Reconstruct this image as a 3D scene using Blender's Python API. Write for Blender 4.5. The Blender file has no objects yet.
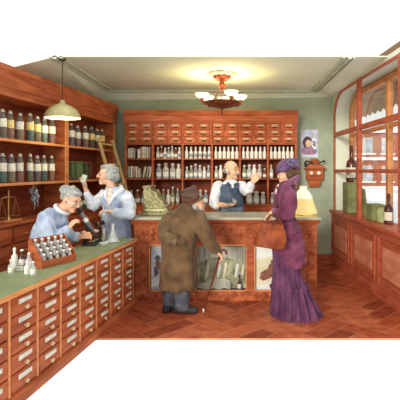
import bpy, bmesh, math, random
from mathutils import Vector, Matrix, noise
random.seed(7)
C = bpy.context.scene.collection
SC = bpy.context.scene
PI = math.pi
V = Vector
ORD = 'zeroth first second third fourth fifth sixth seventh eighth ninth tenth eleventh twelfth'.split()

# ------------------------------------------------------------------ materials
def lin(c):
    def f(u):
        u /= 255.0
        return u / 12.92 if u <= 0.04045 else ((u + 0.055) / 1.055) ** 2.4
    return (f(c[0]), f(c[1]), f(c[2]), 1.0)
MATS = {}
def mat(name, col, col2=None, rough=0.5, scale=(6, 6, 6), metal=0.0, bump=0.0, emit=None, estr=0.0, detail=4.0, sheen=0.0,
        spec=0.14, vary=0.0, lo=0.35, hi=0.65, coat=0.0):
    if name in MATS:
        return MATS[name]
    m = bpy.data.materials.new(name); m.use_nodes = True
    nt = m.node_tree; N = nt.nodes; L = nt.links
    b = N['Principled BSDF']
    b.inputs['Roughness'].default_value = rough
    b.inputs['Metallic'].default_value = metal
    b.inputs['Specular IOR Level'].default_value = spec
    b.inputs['Coat Weight'].default_value = coat
    if sheen:
        b.inputs['Sheen Weight'].default_value = sheen
    tc = N.new('ShaderNodeTexCoord'); mp = N.new('ShaderNodeMapping'); mp.inputs['Scale'].default_value = scale
    nz = N.new('ShaderNodeTexNoise'); nz.inputs['Scale'].default_value = 1.0; nz.inputs['Detail'].default_value = detail
    L.new(tc.outputs['Object'], mp.inputs['Vector']); L.new(mp.outputs['Vector'], nz.inputs['Vector'])
    cr = N.new('ShaderNodeValToRGB')
    cr.color_ramp.elements[0].position = lo; cr.color_ramp.elements[1].position = hi
    c2 = col2 or tuple(min(255, int(k * 1.18 + 4)) for k in col)
    cr.color_ramp.elements[0].color = lin(col); cr.color_ramp.elements[1].color = lin(c2)
    L.new(nz.outputs['Fac'], cr.inputs['Fac'])
    out = cr.outputs['Color']
    if vary:
        oi = N.new('ShaderNodeObjectInfo'); hs = N.new('ShaderNodeHueSaturation')
        mr = N.new('ShaderNodeMapRange'); mr.inputs['To Min'].default_value = 1 - vary; mr.inputs['To Max'].default_value = 1 + vary
        L.new(oi.outputs['Random'], mr.inputs['Value']); L.new(mr.outputs['Result'], hs.inputs['Value']); L.new(out, hs.inputs['Color'])
        out = hs.outputs['Color']
    L.new(out, b.inputs['Base Color'])
    if bump:
        bp = N.new('ShaderNodeBump'); bp.inputs['Strength'].default_value = bump; bp.inputs['Distance'].default_value = 0.01
        L.new(nz.outputs['Fac'], bp.inputs['Height']); L.new(bp.outputs['Normal'], b.inputs['Normal'])
    if emit:
        b.inputs['Emission Color'].default_value = lin(emit); b.inputs['Emission Strength'].default_value = estr
    MATS[name] = m
    return m
def glassmat(name, tint=(235, 242, 240), clear=0.88, rough=0.05):
    if name in MATS:
        return MATS[name]
    m = bpy.data.materials.new(name); m.use_nodes = True
    nt = m.node_tree; N = nt.nodes; L = nt.links
    N.remove(N['Principled BSDF'])
    tr = N.new('ShaderNodeBsdfTransparent'); tr.inputs['Color'].default_value = lin(tint)
    gl = N.new('ShaderNodeBsdfGlossy'); gl.inputs['Roughness'].default_value = rough
    df = N.new('ShaderNodeBsdfDiffuse'); df.inputs['Color'].default_value = lin(tint)
    lw = N.new('ShaderNodeLayerWeight'); lw.inputs['Blend'].default_value = 0.25
    m0 = N.new('ShaderNodeMixShader'); m0.inputs['Fac'].default_value = 1 - clear
    L.new(tr.outputs[0], m0.inputs[1]); L.new(df.outputs[0], m0.inputs[2])
    mx = N.new('ShaderNodeMixShader'); L.new(lw.outputs['Facing'], mx.inputs['Fac'])
    ml = N.new('ShaderNodeMath'); ml.operation = 'MULTIPLY'; ml.inputs[1].default_value = 0.5
    L.new(lw.outputs['Facing'], ml.inputs[0]); L.new(ml.outputs[0], mx.inputs['Fac'])
    L.new(m0.outputs[0], mx.inputs[1]); L.new(gl.outputs[0], mx.inputs[2])
    L.new(mx.outputs[0], N['Material Output'].inputs['Surface'])
    MATS[name] = m
    return m

wood = mat('red_wood', (146, 75, 44), (186, 104, 64), 0.5, (3, 3, 14), bump=0.08)
woodh = mat('red_wood_horizontal', (150, 76, 45), (190, 106, 66), 0.5, (3, 3, 22), bump=0.08)
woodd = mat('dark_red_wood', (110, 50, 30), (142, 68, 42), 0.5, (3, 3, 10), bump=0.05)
woodl = mat('orange_edge_wood', (206, 130, 78), (226, 156, 100), 0.45, (4, 4, 20))
drawm = mat('drawer_wood', (152, 74, 44), (190, 103, 63), 0.5, (2, 5, 16), bump=0.06, vary=0.10)
carve = mat('carved_wood', (138, 64, 38), (196, 110, 68), 0.45, (14, 14, 14), bump=0.3)
mullm = mat('red_window_wood', (158, 76, 52), (184, 98, 70), 0.4, (4, 4, 12))
outm = mat('orange_window_wood', (186, 122, 72), (206, 144, 92), 0.5, (4, 4, 12))
wallm = mat('green_plaster', (156, 170, 148), (172, 184, 160), 0.85, (3, 3, 3), bump=0.03)
creamm = mat('cream_plaster', (206, 216, 198), (220, 226, 208), 0.85, (2, 2, 2), bump=0.03)
ceilm = mat('pale_ceiling_plaster', (222, 232, 208), (232, 238, 216), 0.85, (2, 2, 2))
topm = mat('green_worktop', (128, 140, 100), (146, 156, 118), 0.45, (5, 5, 5))
marble = mat('grey_slab', (160, 160, 142), (190, 188, 168), 0.35, (6, 6, 6))
brass = mat('brass', (196, 158, 92), (226, 196, 130), 0.3, (20, 20, 20), metal=0.8)
steel = mat('pale_metal', (200, 198, 188), (226, 224, 214), 0.35, (20, 20, 20), metal=0.6)
agedl = mat('aged_label', (178, 142, 108), (204, 170, 134), 0.6, (30, 30, 30))
label_holder = mat('paper_label', (206, 200, 180), (226, 220, 202), 0.6, (30, 30, 30), vary=0.06)
knobm = mat('bone_knob', (206, 172, 128), (226, 198, 158), 0.4)
copper = mat('copper_lamp', (112, 56, 36), (150, 82, 54), 0.4, (20, 20, 20), metal=0.4, bump=0.1)
black = mat('black_enamel', (34, 32, 34), (52, 50, 52), 0.35)
white = mat('white_ceramic', (222, 222, 212), (238, 238, 230), 0.25, vary=0.06)
papwhite = mat('white_paper', (214, 212, 200), (232, 230, 220), 0.8, vary=0.06)
skin = mat('skin', (222, 168, 136), (232, 184, 152), 0.55, (12, 12, 12))
skino = mat('pale_skin', (224, 176, 146), (234, 192, 164), 0.55, (12, 12, 12))
eyem = mat('eye', (40, 34, 32), (60, 50, 44), 0.2)
eyew = mat('eye_white', (226, 222, 214), (236, 232, 226), 0.3)
lipm = mat('lips', (182, 96, 88), (192, 106, 98), 0.5)
greyhair = mat('grey_hair', (128, 130, 128), (184, 186, 182), 0.6, (30, 30, 60), bump=0.4)
brownhair = mat('brown_hair', (66, 46, 36), (110, 80, 58), 0.5, (40, 40, 60), bump=0.4)
blue = mat('pale_blue_cloth', (140, 158, 188), (184, 198, 218), 0.85, (9, 9, 9), bump=0.15, sheen=0.2)
slate = mat('slate_blue_cloth', (124, 138, 164), (164, 176, 196), 0.85, (9, 9, 9), bump=0.15)
shirt = mat('white_shirt_cloth', (206, 212, 218), (232, 234, 234), 0.85, (10, 10, 10), bump=0.15)
vest = mat('navy_waistcoat_cloth', (66, 78, 98), (92, 106, 126), 0.85, (14, 14, 14), bump=0.1)
apron = mat('grey_apron_cloth', (104, 118, 138), (136, 148, 164), 0.85, (9, 9, 9))
coatm = mat('brown_coat_cloth', (78, 60, 42), (118, 92, 64), 0.9, (6, 6, 6), bump=0.2, sheen=0.1)
cuffm = mat('olive_cuff_cloth', (92, 76, 54), (122, 102, 74), 0.9, (12, 12, 12))
trousm = mat('blue_grey_trousers', (70, 74, 84), (104, 108, 116), 0.9, (9, 9, 9), bump=0.2)
shoem = mat('dark_shoe', (44, 42, 48), (64, 60, 66), 0.45)
hatm = mat('brown_silk_hat', (70, 50, 40), (108, 84, 70), 0.5, (10, 10, 30), sheen=0.1)
purple = mat('purple_velvet', (84, 34, 58), (122, 64, 90), 0.75, (7, 7, 7), bump=0.2, sheen=0.12)
purpled = mat('deep_purple_velvet', (72, 38, 66), (108, 64, 94), 0.75, (9, 9, 5), bump=0.2, sheen=0.12)
furm = mat('purple_fur', (104, 58, 88), (144, 98, 126), 0.95, (40, 40, 40), bump=0.6, sheen=0.2)
hatp = mat('purple_hat_felt', (88, 58, 92), (122, 90, 122), 0.85, (14, 14, 14), sheen=0.1)
ribbon = mat('blue_violet_ribbon', (84, 70, 104), (116, 104, 136), 0.5, (14, 14, 14))
lace = mat('cream_lace', (210, 196, 182), (230, 220, 206), 0.85, (60, 60, 60), bump=0.4)
leather = mat('brown_leather', (112, 50, 26), (152, 76, 42), 0.42, (9, 9, 9), bump=0.2)
leatherd = mat('dark_brown_leather', (86, 42, 26), (116, 60, 38), 0.45)
regm = mat('verdigris_bronze', (104, 102, 70), (168, 160, 118), 0.45, (34, 34, 34), metal=0.35, bump=0.5)
glassc = glassmat('clear_glass', (242, 246, 244), 0.66)
glassb = glassmat('bottle_glass', (216, 228, 222), 0.88)
pane = glassmat('window_glass', (254, 255, 255), 0.985, 0.02)
greenc = mat('green_cloth', (142, 150, 104), (184, 188, 138), 0.85, (6, 6, 6), bump=0.1)
greenbox = mat('olive_green_card', (108, 114, 74), (140, 144, 100), 0.8, (8, 8, 8))
bottleb = mat('brown_glass', (60, 32, 26), (96, 50, 38), 0.15, coat=0.5)
snow = mat('snow', (236, 240, 246), (250, 252, 255), 0.9, (2, 2, 2))
brick = mat('far_brick', (158, 92, 72), (182, 116, 92), 0.9, (1.5, 1.5, 5))
winpale = mat('far_window_pale', (150, 160, 172), (200, 208, 218), 0.4, (1, 1, 1))
awn = mat('brown_awning_cloth', (128, 98, 74), (166, 132, 104), 0.85, (3, 14, 3))
extm = mat('outside_render', (190, 186, 172), (206, 202, 188), 0.9)

# ------------------------------------------------------------------ mesh helpers
def newbm():
    return bmesh.new()
def bx(bm, x0, x1, y0, y1, z0, z1, mi=0, bev=0.0):
    vs = [bm.verts.new((x, y, z)) for z in (z0, z1) for (x, y) in ((x0, y0), (x1, y0), (x1, y1), (x0, y1))]
    idx = ((3, 2, 1, 0), (4, 5, 6, 7), (0, 1, 5, 4), (1, 2, 6, 5), (2, 3, 7, 6), (3, 0, 4, 7))
    fs = [bm.faces.new([vs[i] for i in q]) for q in idx]
    for f in fs:
        f.material_index = mi
    if bev:
        es = list({e for f in fs for e in f.edges})
        r = bmesh.ops.bevel(bm, geom=es, offset=bev, segments=1, affect='EDGES', profile=0.5)
        for f in r['faces']:
            f.material_index = mi
def prism(bm, poly, axis, a0, a1, mi=0):
    """poly: 2D points; axis 'x': (y,z) swept along x; 'y': (x,z); 'z': (x,y)."""
    def p(u, w, a):
        return (a, u, w) if axis == 'x' else ((u, a, w) if axis == 'y' else (u, w, a))
    A = [bm.verts.new(p(u, w, a0)) for u, w in poly]; B = [bm.verts.new(p(u, w, a1)) for u, w in poly]
    n = len(poly); fs = []
    for i in range(n):
        j = (i + 1) % n
        fs.append(bm.faces.new((A[i], A[j], B[j], B[i])))
    fs.append(bm.faces.new(A[::-1])); fs.append(bm.faces.new(B))
    for f in fs:
        f.material_index = mi
def lathe(bm, prof, c=(0, 0, 0), seg=16, mi=0, M=None, a0=0.0, a1=2 * PI):
    c = V(c); rings = []
    full = abs(a1 - a0 - 2 * PI) < 1e-6
    n = seg if full else seg + 1
    for r, z in prof:
        if r < 1e-5:
            p = V((0, 0, z)); p = (M @ p) if M else p
            rings.append([bm.verts.new(p + c)]); continue
        ring = []
        for k in range(n):
            a = a0 + (a1 - a0) * k / seg
            p = V((r * math.cos(a), r * math.sin(a), z)); p = (M @ p) if M else p
            ring.append(bm.verts.new(p + c))
        rings.append(ring)
    for A, B in zip(rings, rings[1:]):
        for k in range(n if full else n - 1):
            k2 = (k + 1) % n
            if len(A) == 1 and len(B) == 1:
                continue
            if len(A) == 1:
                f = (A[0], B[k2], B[k])
            elif len(B) == 1:
                f = (A[k], A[k2], B[0])
            else:
                f = (A[k], A[k2], B[k2], B[k])
            bm.faces.new(f).material_index = mi
def tube(bm, pts, rad, seg=8, mi=0, caps=True, closed=False):
    pts = [V(p) for p in pts]; n = len(pts)
    if not isinstance(rad, (list, tuple)):
        rad = [rad] * n
    rings = []; up = None
    for i, p in enumerate(pts):
        if closed:
            t = pts[(i + 1) % n] - pts[i - 1]
        else:
            t = pts[min(i + 1, n - 1)] - pts[max(i - 1, 0)]
        t = t.normalized() if t.length > 1e-9 else V((0, 0, 1))
        if up is None:
            up = V((0, 0, 1)) if abs(t.z) < 0.9 else V((1, 0, 0))
        s = t.cross(up)
        if s.length < 1e-6:
            s = t.orthogonal()
        s.normalize(); up = s.cross(t).normalized()
        rings.append([bm.verts.new(p + (s * math.cos(2 * PI * k / seg) + up * math.sin(2 * PI * k / seg)) * rad[i]) for k in range(seg)])
    prs = list(zip(rings, rings[1:])) + ([(rings[-1], rings[0])] if closed else [])
    for A, B in prs:
        for k in range(seg):
            k2 = (k + 1) % seg
            bm.faces.new((A[k], A[k2], B[k2], B[k])).material_index = mi
    if caps and not closed:
        bm.faces.new(rings[0][::-1]).material_index = mi; bm.faces.new(rings[-1]).material_index = mi
def ell(bm, c, r, R=None, sub=2, mi=0):
    M = Matrix.Translation(V(c)) @ (R.to_4x4() if R else Matrix.Identity(4)) @ Matrix.Diagonal((r[0], r[1], r[2], 1))
    g = bmesh.ops.create_icosphere(bm, subdivisions=sub, radius=1.0, matrix=M)
    for f in {f for v in g['verts'] for f in v.link_faces}:
        f.material_index = mi
def loft(bm, secs, seg=28, mi=0):
    """secs: (cx, cy, z, rx, ry) stacked, capped."""
    rings = []
    for cx, cy, z, rx, ry in secs:
        rings.append([bm.verts.new((cx + rx * math.cos(2 * PI * k / seg), cy + ry * math.sin(2 * PI * k / seg), z)) for k in range(seg)])
    for A, B in zip(rings, rings[1:]):
        for k in range(seg):
            k2 = (k + 1) % seg
            bm.faces.new((A[k], A[k2], B[k2], B[k])).material_index = mi
    bm.faces.new(rings[0][::-1]).material_index = mi; bm.faces.new(rings[-1]).material_index = mi
def seg_(bm, p, q, r1, r2):
    p = V(p); q = V(q); d = q - p
    ell(bm, p, (r1,) * 3); ell(bm, q, (r2,) * 3)
    if d.length > 1e-5:
        M = Matrix.Translation((p + q) / 2) @ d.to_track_quat('Z', 'Y').to_matrix().to_4x4()
        bmesh.ops.create_cone(bm, cap_ends=True, segments=14, radius1=r1, radius2=r2, depth=d.length, matrix=M)
def chain(bm, pts, rs):
    for i in range(len(pts) - 1):
        seg_(bm, pts[i], pts[i + 1], rs[i], rs[i + 1])
def finish(me, ms, smooth=True, ang=40):
    for m in (ms if isinstance(ms, (list, tuple)) else [ms]):
        me.materials.append(m)
    if smooth:
        me.shade_smooth(); me.set_sharp_from_angle(angle=math.radians(ang))
def obj(name, bm, ms, parent=None, smooth=True, ang=40, label=None):
    bmesh.ops.recalc_face_normals(bm, faces=bm.faces[:])
    me = bpy.data.meshes.new(name); bm.to_mesh(me); bm.free()
    finish(me, ms, smooth, ang)
    o = bpy.data.objects.new(name, me); C.objects.link(o)
    if parent is not None:
        o.parent = parent
    if label:
        o['label'] = label
    return o
def tag(o, label, cat, group=None, loc=None, rz=None):
    o['label'] = label; o['category'] = cat
    if group:
        o['group'] = group
    if loc is not None:
        o.location = loc
    if rz is not None:
        o.rotation_euler = (0, 0, rz)
    return o
def thing(name, label, cat, loc=(0, 0, 0), rz=0.0, group=None):
    o = bpy.data.objects.new(name, None); C.objects.link(o)
    o.empty_display_size = 0.1
    return tag(o, label, cat, group, loc, rz)
def struct(name, bm, ms, loc=(0, 0, 0), rz=0.0, parent=None, smooth=False):
    o = obj(name, bm, ms, parent, smooth)
    o.location = loc; o.rotation_euler = (0, 0, rz)
    if parent is None:
        o['kind'] = 'structure'
    return o
def copy_tree(o, parent=None):
    c = o.copy(); C.objects.link(c)
    if parent is not None:
        c.parent = parent
    for ch in list(o.children):
        copy_tree(ch, c)
    return c
def remeshed(name, bm, ms, parent, voxel=0.008, smooth=4, fn=None, label=None):
    me = bpy.data.meshes.new(name + '_source'); bm.to_mesh(me); bm.free()
    t = bpy.data.objects.new(name + '_source', me); C.objects.link(t)
    r = t.modifiers.new('r', 'REMESH'); r.mode = 'VOXEL'; r.voxel_size = voxel
    if smooth:
        s = t.modifiers.new('s', 'SMOOTH'); s.factor = 0.5; s.iterations = smooth
    dg = bpy.context.evaluated_depsgraph_get(); dg.update()
    m2 = bpy.data.meshes.new_from_object(t.evaluated_get(dg)); m2.name = name
    bpy.data.objects.remove(t); bpy.data.meshes.remove(me)
    if fn:
        co = [v.co.copy() for v in m2.vertices]; no = [v.normal.copy() for v in m2.vertices]
        for v, c, n in zip(m2.vertices, co, no):
            v.co = c + n * fn(c)
    m2.materials.clear()
    m2.materials.append(ms); m2.shade_smooth()
    o = bpy.data.objects.new(name, m2); C.objects.link(o); o.parent = parent
    if label:
        o['label'] = label
    return o
def sp(c, r0, r1, a0, turns, n=22, s=1):
    """flat spiral of points (x,z) around c"""
    return [(c[0] + (r0 + (r1 - r0) * k / n) * math.cos(a0 + s * turns * 2 * PI * k / n), c[1] + (r0 + (r1 - r0) * k / n) * math.sin(a0 + s * turns * 2 * PI * k / n)) for k in range(n + 1)]

# ------------------------------------------------------------------ camera
H = 1.62; F = 420.0; VX = 235.0; VY = 170.0
cam = bpy.data.cameras.new('camera'); camo = bpy.data.objects.new('camera', cam); C.objects.link(camo)
camo.location = (0, 0, H); camo.rotation_euler = (PI / 2, 0, 0)
cam.sensor_width = 36; cam.lens = 36 * F / 400; cam.shift_x = (200 - VX) / 400; cam.shift_y = (VY - 200) / 400
cam.clip_end = 200
SC.camera = camo
def W(px, py, d):
    return V(((px - VX) / F * d, d, H - (py - VY) / F * d))

# ------------------------------------------------------------------ room shell
DB = 7.5                                   # back wall
TL = math.atan2(-1, -0.14)                 # left furniture runs along this heading
TR = math.atan2(-1, 0.048)                 # right wall heading
def xr(d): return 2.11 - 0.048 * d         # right wall line
def xw(d): return -3.11 + 0.14 * d - 0.36  # left wall line

# floor: herringbone terracotta bricks
def clip(bm, co, no):
    g = bm.verts[:] + bm.edges[:] + bm.faces[:]
    bmesh.ops.bisect_plane(bm, geom=g, plane_co=co, plane_no=no, clear_outer=True)
bm = newbm(); n = 3; w = 0.19; gap = 0.028
rot = Matrix.Rotation(PI / 4, 2)
def brk(x, y, lx, ly):
    c = rot @ V((x * w, y * w))
    if -1.9 < c.x < 2.9 and 3.3 < c.y < 8.2:
        q = [rot @ V(((x + a) * w, (y + b) * w)) for a, b in ((gap, gap), (lx - gap, gap), (lx - gap, ly - gap), (gap, ly - gap))]
        f = bm.faces.new([bm.verts.new((p.x, p.y, 0.0)) for p in q]); f.material_index = random.choice((0, 0, 1, 2, 3))
for k in range(-60, 110):
    for m in range(-20, 20):
        brk(k + 2 * n * m, k, n, 1); brk(k + 2 * n * m, k - 2 * n + 1, 1, n)
clip(bm, (0, 4.05, 0), (0, -1, 0)); clip(bm, (0, DB, 0), (0, 1, 0)); clip(bm, (-1.75, 0, 0), (-1, 0, 0))
clip(bm, (xr(0), 0, 0), (1, 0.048, 0))
bricks = [mat('floor_brick_%d' % i, c, c2, 0.5, (9, 9, 9), bump=0.1) for i, (c, c2) in enumerate((
    ((152, 70, 42), (180, 92, 58)), ((172, 86, 52), (196, 106, 68)), ((128, 56, 34), (156, 76, 48)), ((164, 82, 54), (202, 118, 80))))]
flo = struct('floor', bm, bricks)
bm = newbm()
joint = mat('floor_joint', (190, 120, 86), (208, 144, 108), 0.7, (5, 5, 5))
lf = lambda d: -1.211 - 0.14 * (5.03 - d)
prism(bm, [(lf(4.05) - 0.01, 4.05), (xr(4.05), 4.05), (xr(DB), DB), (xw(DB), DB), (xw(2.3), 2.3), (lf(2.3) - 0.05, 2.3)], 'z', -0.02, -0.002)
obj('joint_bed', bm, joint, flo, False)

# ceiling: sloping border, roll moulding, flat tray
ZT = 3.0
bm = newbm()
DC = 5.12; tb = 7.34
def tr(d): return xr(d) - 0.36 - 0.10 * (tb - d) / 2.2
tl = -2.2
P = {}
def vv(k, x, y, z):
    P[k] = bm.verts.new((x, y, z)); return P[k]
vv('a', tl, DC, ZT); vv('b', tr(DC), DC, ZT); vv('c', tr(tb), tb, ZT); vv('d', tl, tb, ZT)
vv('A', xw(DC), DC, 2.86); vv('B', xr(DC), DC, 3.0); vv('C', xr(DB), DB, 2.92); vv('D', xw(DB), DB, 2.86)
for q in ('abcd', 'aADd', 'dDCc', 'cCBb'):
    bm.faces.new([P[k] for k in q])
ext = bmesh.ops.extrude_face_region(bm, geom=bm.faces[:])
bmesh.ops.translate(bm, vec=(0, 0, 0.012), verts=[v for v in ext['geom'] if isinstance(v, bmesh.types.BMVert)])
ce = struct('ceiling', bm, ceilm)
bm = newbm()
for off, r, dz in ((0, 0.03, 0), (0.075, 0.018, -0.002), (-0.05, 0.014, -0.012)):
    tube(bm, [(tl + off, DC, ZT + dz), (tl + off, tb - off, ZT + dz), (tr(tb) - off, tb - off, ZT + dz), (tr(DC) - off, DC, ZT + dz)], r, 8)
struct('trim_1', bm, mat('pale_green_moulding', (176, 186, 164), (196, 204, 182), 0.8))

# walls
bm = newbm(); bx(bm, xw(DB) - 0.1, xr(DB) + 0.12, DB, DB + 0.15, 0, 2.95); struct('wall_back', bm, wallm)
bm = newbm(); prism(bm, [(xw(DB), DB), (xw(2.3), 2.3), (xw(2.3) - 0.1, 2.3), (xw(DB) - 0.1, DB)], 'z', 0, 2.9); struct('wall_left', bm, wallm)
RO = (xr(DB), DB, 0)
def rloc(u, y, z):     # right wall frame -> world
    c, s = math.cos(TR), math.sin(TR)
    return V((RO[0] + u * c - y * s, RO[1] + u * s + y * c, z))
WT = 0.30; UE = 3.7
def arch(u0, zt, ru, rz, n=10):
    return [(u0 + ru - ru * math.cos(PI / 2 * k / n), zt - rz + rz * math.sin(PI / 2 * k / n)) for k in range(n + 1)]
bm = newbm()
poly = [(-0.3, 0), (UE, 0), (UE, 0.9), (0.09, 0.9), (0.09, 2.3)] + arch(0.09, 2.94, 0.5, 0.42) + [(UE, 2.94), (UE, 3.02), (-0.3, 3.02)]
prism(bm, [(a, b) for a, b in poly], 'y', 0.0, WT)
struct('wall_right', bm, creamm, RO, TR)
# wainscot panelling below the window
bm = newbm()
bx(bm, 0.0, UE, -0.03, 0.0, 0.0, 0.9)
for u0 in (0.06, 1.12, 2.18, 3.24):
    u1 = min(u0 + 0.96, UE)
    for t, y0 in ((0.0, -0.05), (0.05, -0.042)):
        bx(bm, u0 + t, u0 + t + 0.03, y0, -0.03, 0.17 + t, 0.8 - t, 0, 0.006); bx(bm, u1 - t - 0.03, u1 - t, y0, -0.03, 0.17 + t, 0.8 - t, 0, 0.006)
        bx(bm, u0 + t, u1 - t, y0, -0.03, 0.17 + t, 0.2 + t, 0, 0.006); bx(bm, u0 + t, u1 - t, y0, -0.03, 0.77 - t, 0.8 - t, 0, 0.006)
    bx(bm, u0 + 0.13, u1 - 0.13, -0.04, -0.03, 0.3, 0.67, 1, 0.008)
struct('trim_2', bm, [mullm, mat('panel_wood', (182, 108, 80), (210, 140, 108), 0.45, (4, 4, 9))], RO, TR)
bm = newbm(); bx(bm, 0, UE, -0.05, -0.03, 0, 0.12, 0, 0.008); struct('baseboard_right', bm, mullm, RO, TR)
bm = newbm(); bx(bm, 1.1, xr(DB) - 0.03, DB - 0.02, DB, 0, 0.12, 0, 0.005); struct('baseboard_back', bm, mullm)
# inner window frame
bm = newbm()
def bararch(bm, u0, zt, ru, rz, z0, uend, y0, y1, t):
    pts = [(u0, z0)] + arch(u0, zt, ru, rz) + [(uend, zt)]
    inn = [(u0 + t, z0)] + arch(u0 + t, zt - t, ru - t, rz - t) + [(uend, zt - t)]
    q = pts + inn[::-1]
    A = [bm.verts.new((a, y0, b)) for a, b in pts]; B = [bm.verts.new((a, y0, b)) for a, b in inn]
    A2 = [bm.verts.new((a, y1, b)) for a, b in pts]; B2 = [bm.verts.new((a, y1, b)) for a, b in inn]
    for k in range(len(pts) - 1):
        bm.faces.new((A[k], A[k + 1], B[k + 1], B[k])); bm.faces.new((A2[k], B2[k], B2[k + 1], A2[k + 1]))
        bm.faces.new((B[k], B[k + 1], B2[k + 1], B2[k])); bm.faces.new((A[k + 1], A[k], A2[k], A2[k + 1]))
bararch(bm, 0.07, 2.95, 0.5, 0.42, 0.9, UE, -0.015, 0.02, 0.03)
win = struct('window_1', bm, mullm, RO, TR)
bm = newbm()
for u in (1.36, 2.76):
    bx(bm, u - 0.04, u + 0.04, -0.03, 0.03, 0.9, 2.93, 0, 0.008)
    obj('mullion', bm, mullm, win); bm = newbm()
bm = newbm()
bx(bm, 0.1, UE, -0.02, 0.03, 2.2, 2.275, 0, 0.008); obj('transom', bm, mullm, win); bm = newbm(); bx(bm, 0.1, UE, -0.02, 0.03, 1.58, 1.63, 0, 0.006)
obj('transom', bm, mullm, win)
bm = newbm(); bx(bm, 0.0, UE, -0.07, WT, 0.86, 0.915, 0, 0.008); obj('window_sill', bm, mullm, win)
bm = newbm()
bararch(bm, 0.13, 2.92, 0.46, 0.4, 0.915, UE, WT - 0.05, WT + 0.03, 0.07)
win2 = struct('window_2', bm, outm, RO, TR)
bm = newbm()
for u in (1.74, 3.0):
    bx(bm, u - 0.04, u + 0.04, WT - 0.05, WT + 0.03, 0.915, 2.9, 0, 0.008); obj('glazing_bar', bm, outm, win2); bm = newbm()
bx(bm, 0.16, UE, WT - 0.04, WT + 0.02, 2.2, 2.26, 0, 0.006)
obj('glazing_bar', bm, outm, win2)
bm = newbm(); bx(bm, 0.15, UE, WT - 0.012, WT - 0.006, 0.915, 2.9); obj('window_pane', bm, pane, win2)

# ------------------------------------------------------------------ street outside
bm = newbm(); prism(bm, [(2.9, 2), (60, 2), (60, 70), (2.9, 70)], 'z', -0.15, -0.1); struct('snowy_ground', bm, snow)
FD = 36.0; fs = FD / F
bld = thing('brick_building', 'red brick town building with snowy ledges seen through the window', 'building', (14, FD, -0.1))
bm = newbm(); bx(bm, -7, 12, 0, 8, 0, 4.9); obj('facade', bm, brick, bld)
bm = newbm(); prism(bm, [(-0.4, 4.9), (8.4, 4.9), (8.4, 5.05), (4, 6.0), (-0.4, 5.15)], 'x', -7.3, 12.3); obj('snowy_roof', bm, snow, bld)
bm = newbm(); bx(bm, -7, 12, -0.35, 0, 2.55, 2.8, 0, 0.03); obj('snow_ledge', bm, snow, bld); bm = newbm(); bx(bm, -7, 12, -0.5, 0, 0.0, 0.35, 0, 0.05); obj('snow_ledge', bm, snow, bld)
for k in range(11):
    for z in (0.75, 3.15):
        x = -6.3 + k * 1.62
        bm = newbm(); bx(bm, x, x + .84, -0.08, 0, z, z + 1.35, 0, 0.01); wf = obj('window', bm, extm, bld)
        bm = newbm()
        for a in (0, 1):
            for b in (0, 1):
                bx(bm, x + 0.08 + a * 0.36, x + 0.40 + a * 0.36, -0.1, -0.07, z + 0.08 + b * 0.62, z + 0.65 + b * 0.62)
        obj('pane', bm, winpale, wf)
        bm = newbm(); bx(bm, x - 0.1, x + 1.1, -0.22, 0, z - 0.12, z, 0, 0.02); obj('snowy_sill', bm, snow, wf)
for i, (x, d, l) in enumerate(((7.6, 24, 1.9), (13.2, 24.5, 2.2))):
    bm = newbm(); ell(bm, (0, 0, 0.1), (l, 0.8, 0.75)); ell(bm, (l * .5, 0.2, 0.1), (l * .6, 0.7, 0.5))
    o = remeshed('snow_bank', bm, snow, None, 0.08, 3, lambda c: 0.06 * noise.noise(c * 2))
    tag(o, ['low heap of snow by the far street, left one through the window', 'long heap of snow by the far street, right one through the window'][i], 'snow bank', 'snow banks in the street', (x, d, -0.15))
aw = thing('awning', 'brown shop awning with scalloped edge outside above the window', 'awning', RO, TR)
bm = newbm()
ns = 60; u0 = -1.6; u1 = UE
top = []; 
prism(bm, [(WT + 0.02, 3.32), (WT + 0.62, 2.98), (WT + 0.62, 2.96), (WT + 0.02, 3.30)], 'x', u0, u1)
obj('awning_cloth', bm, awn, aw)
bm = newbm()
T = []; Bt = []; T2 = []; B2 = []
for k in range(ns * 4 + 1):
    u = u0 + (u1 - u0) * k / (ns * 4); z = 2.76 - 0.07 * abs(math.sin(PI * (u - u0) / 0.26))
    T.append(bm.verts.new((u, WT + 0.62, 2.98))); Bt.append(bm.verts.new((u, WT + 0.62, z)))
    T2.append(bm.verts.new((u, WT + 0.64, 2.98))); B2.append(bm.verts.new((u, WT + 0.64, z)))
for k in range(ns * 4):
    bm.faces.new((T[k], T[k + 1], Bt[k + 1], Bt[k])); bm.faces.new((T2[k], B2[k], B2[k + 1], T2[k + 1])); bm.faces.new((Bt[k], Bt[k + 1], B2[k + 1], B2[k]))
obj('valance', bm, awn, aw)

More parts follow.
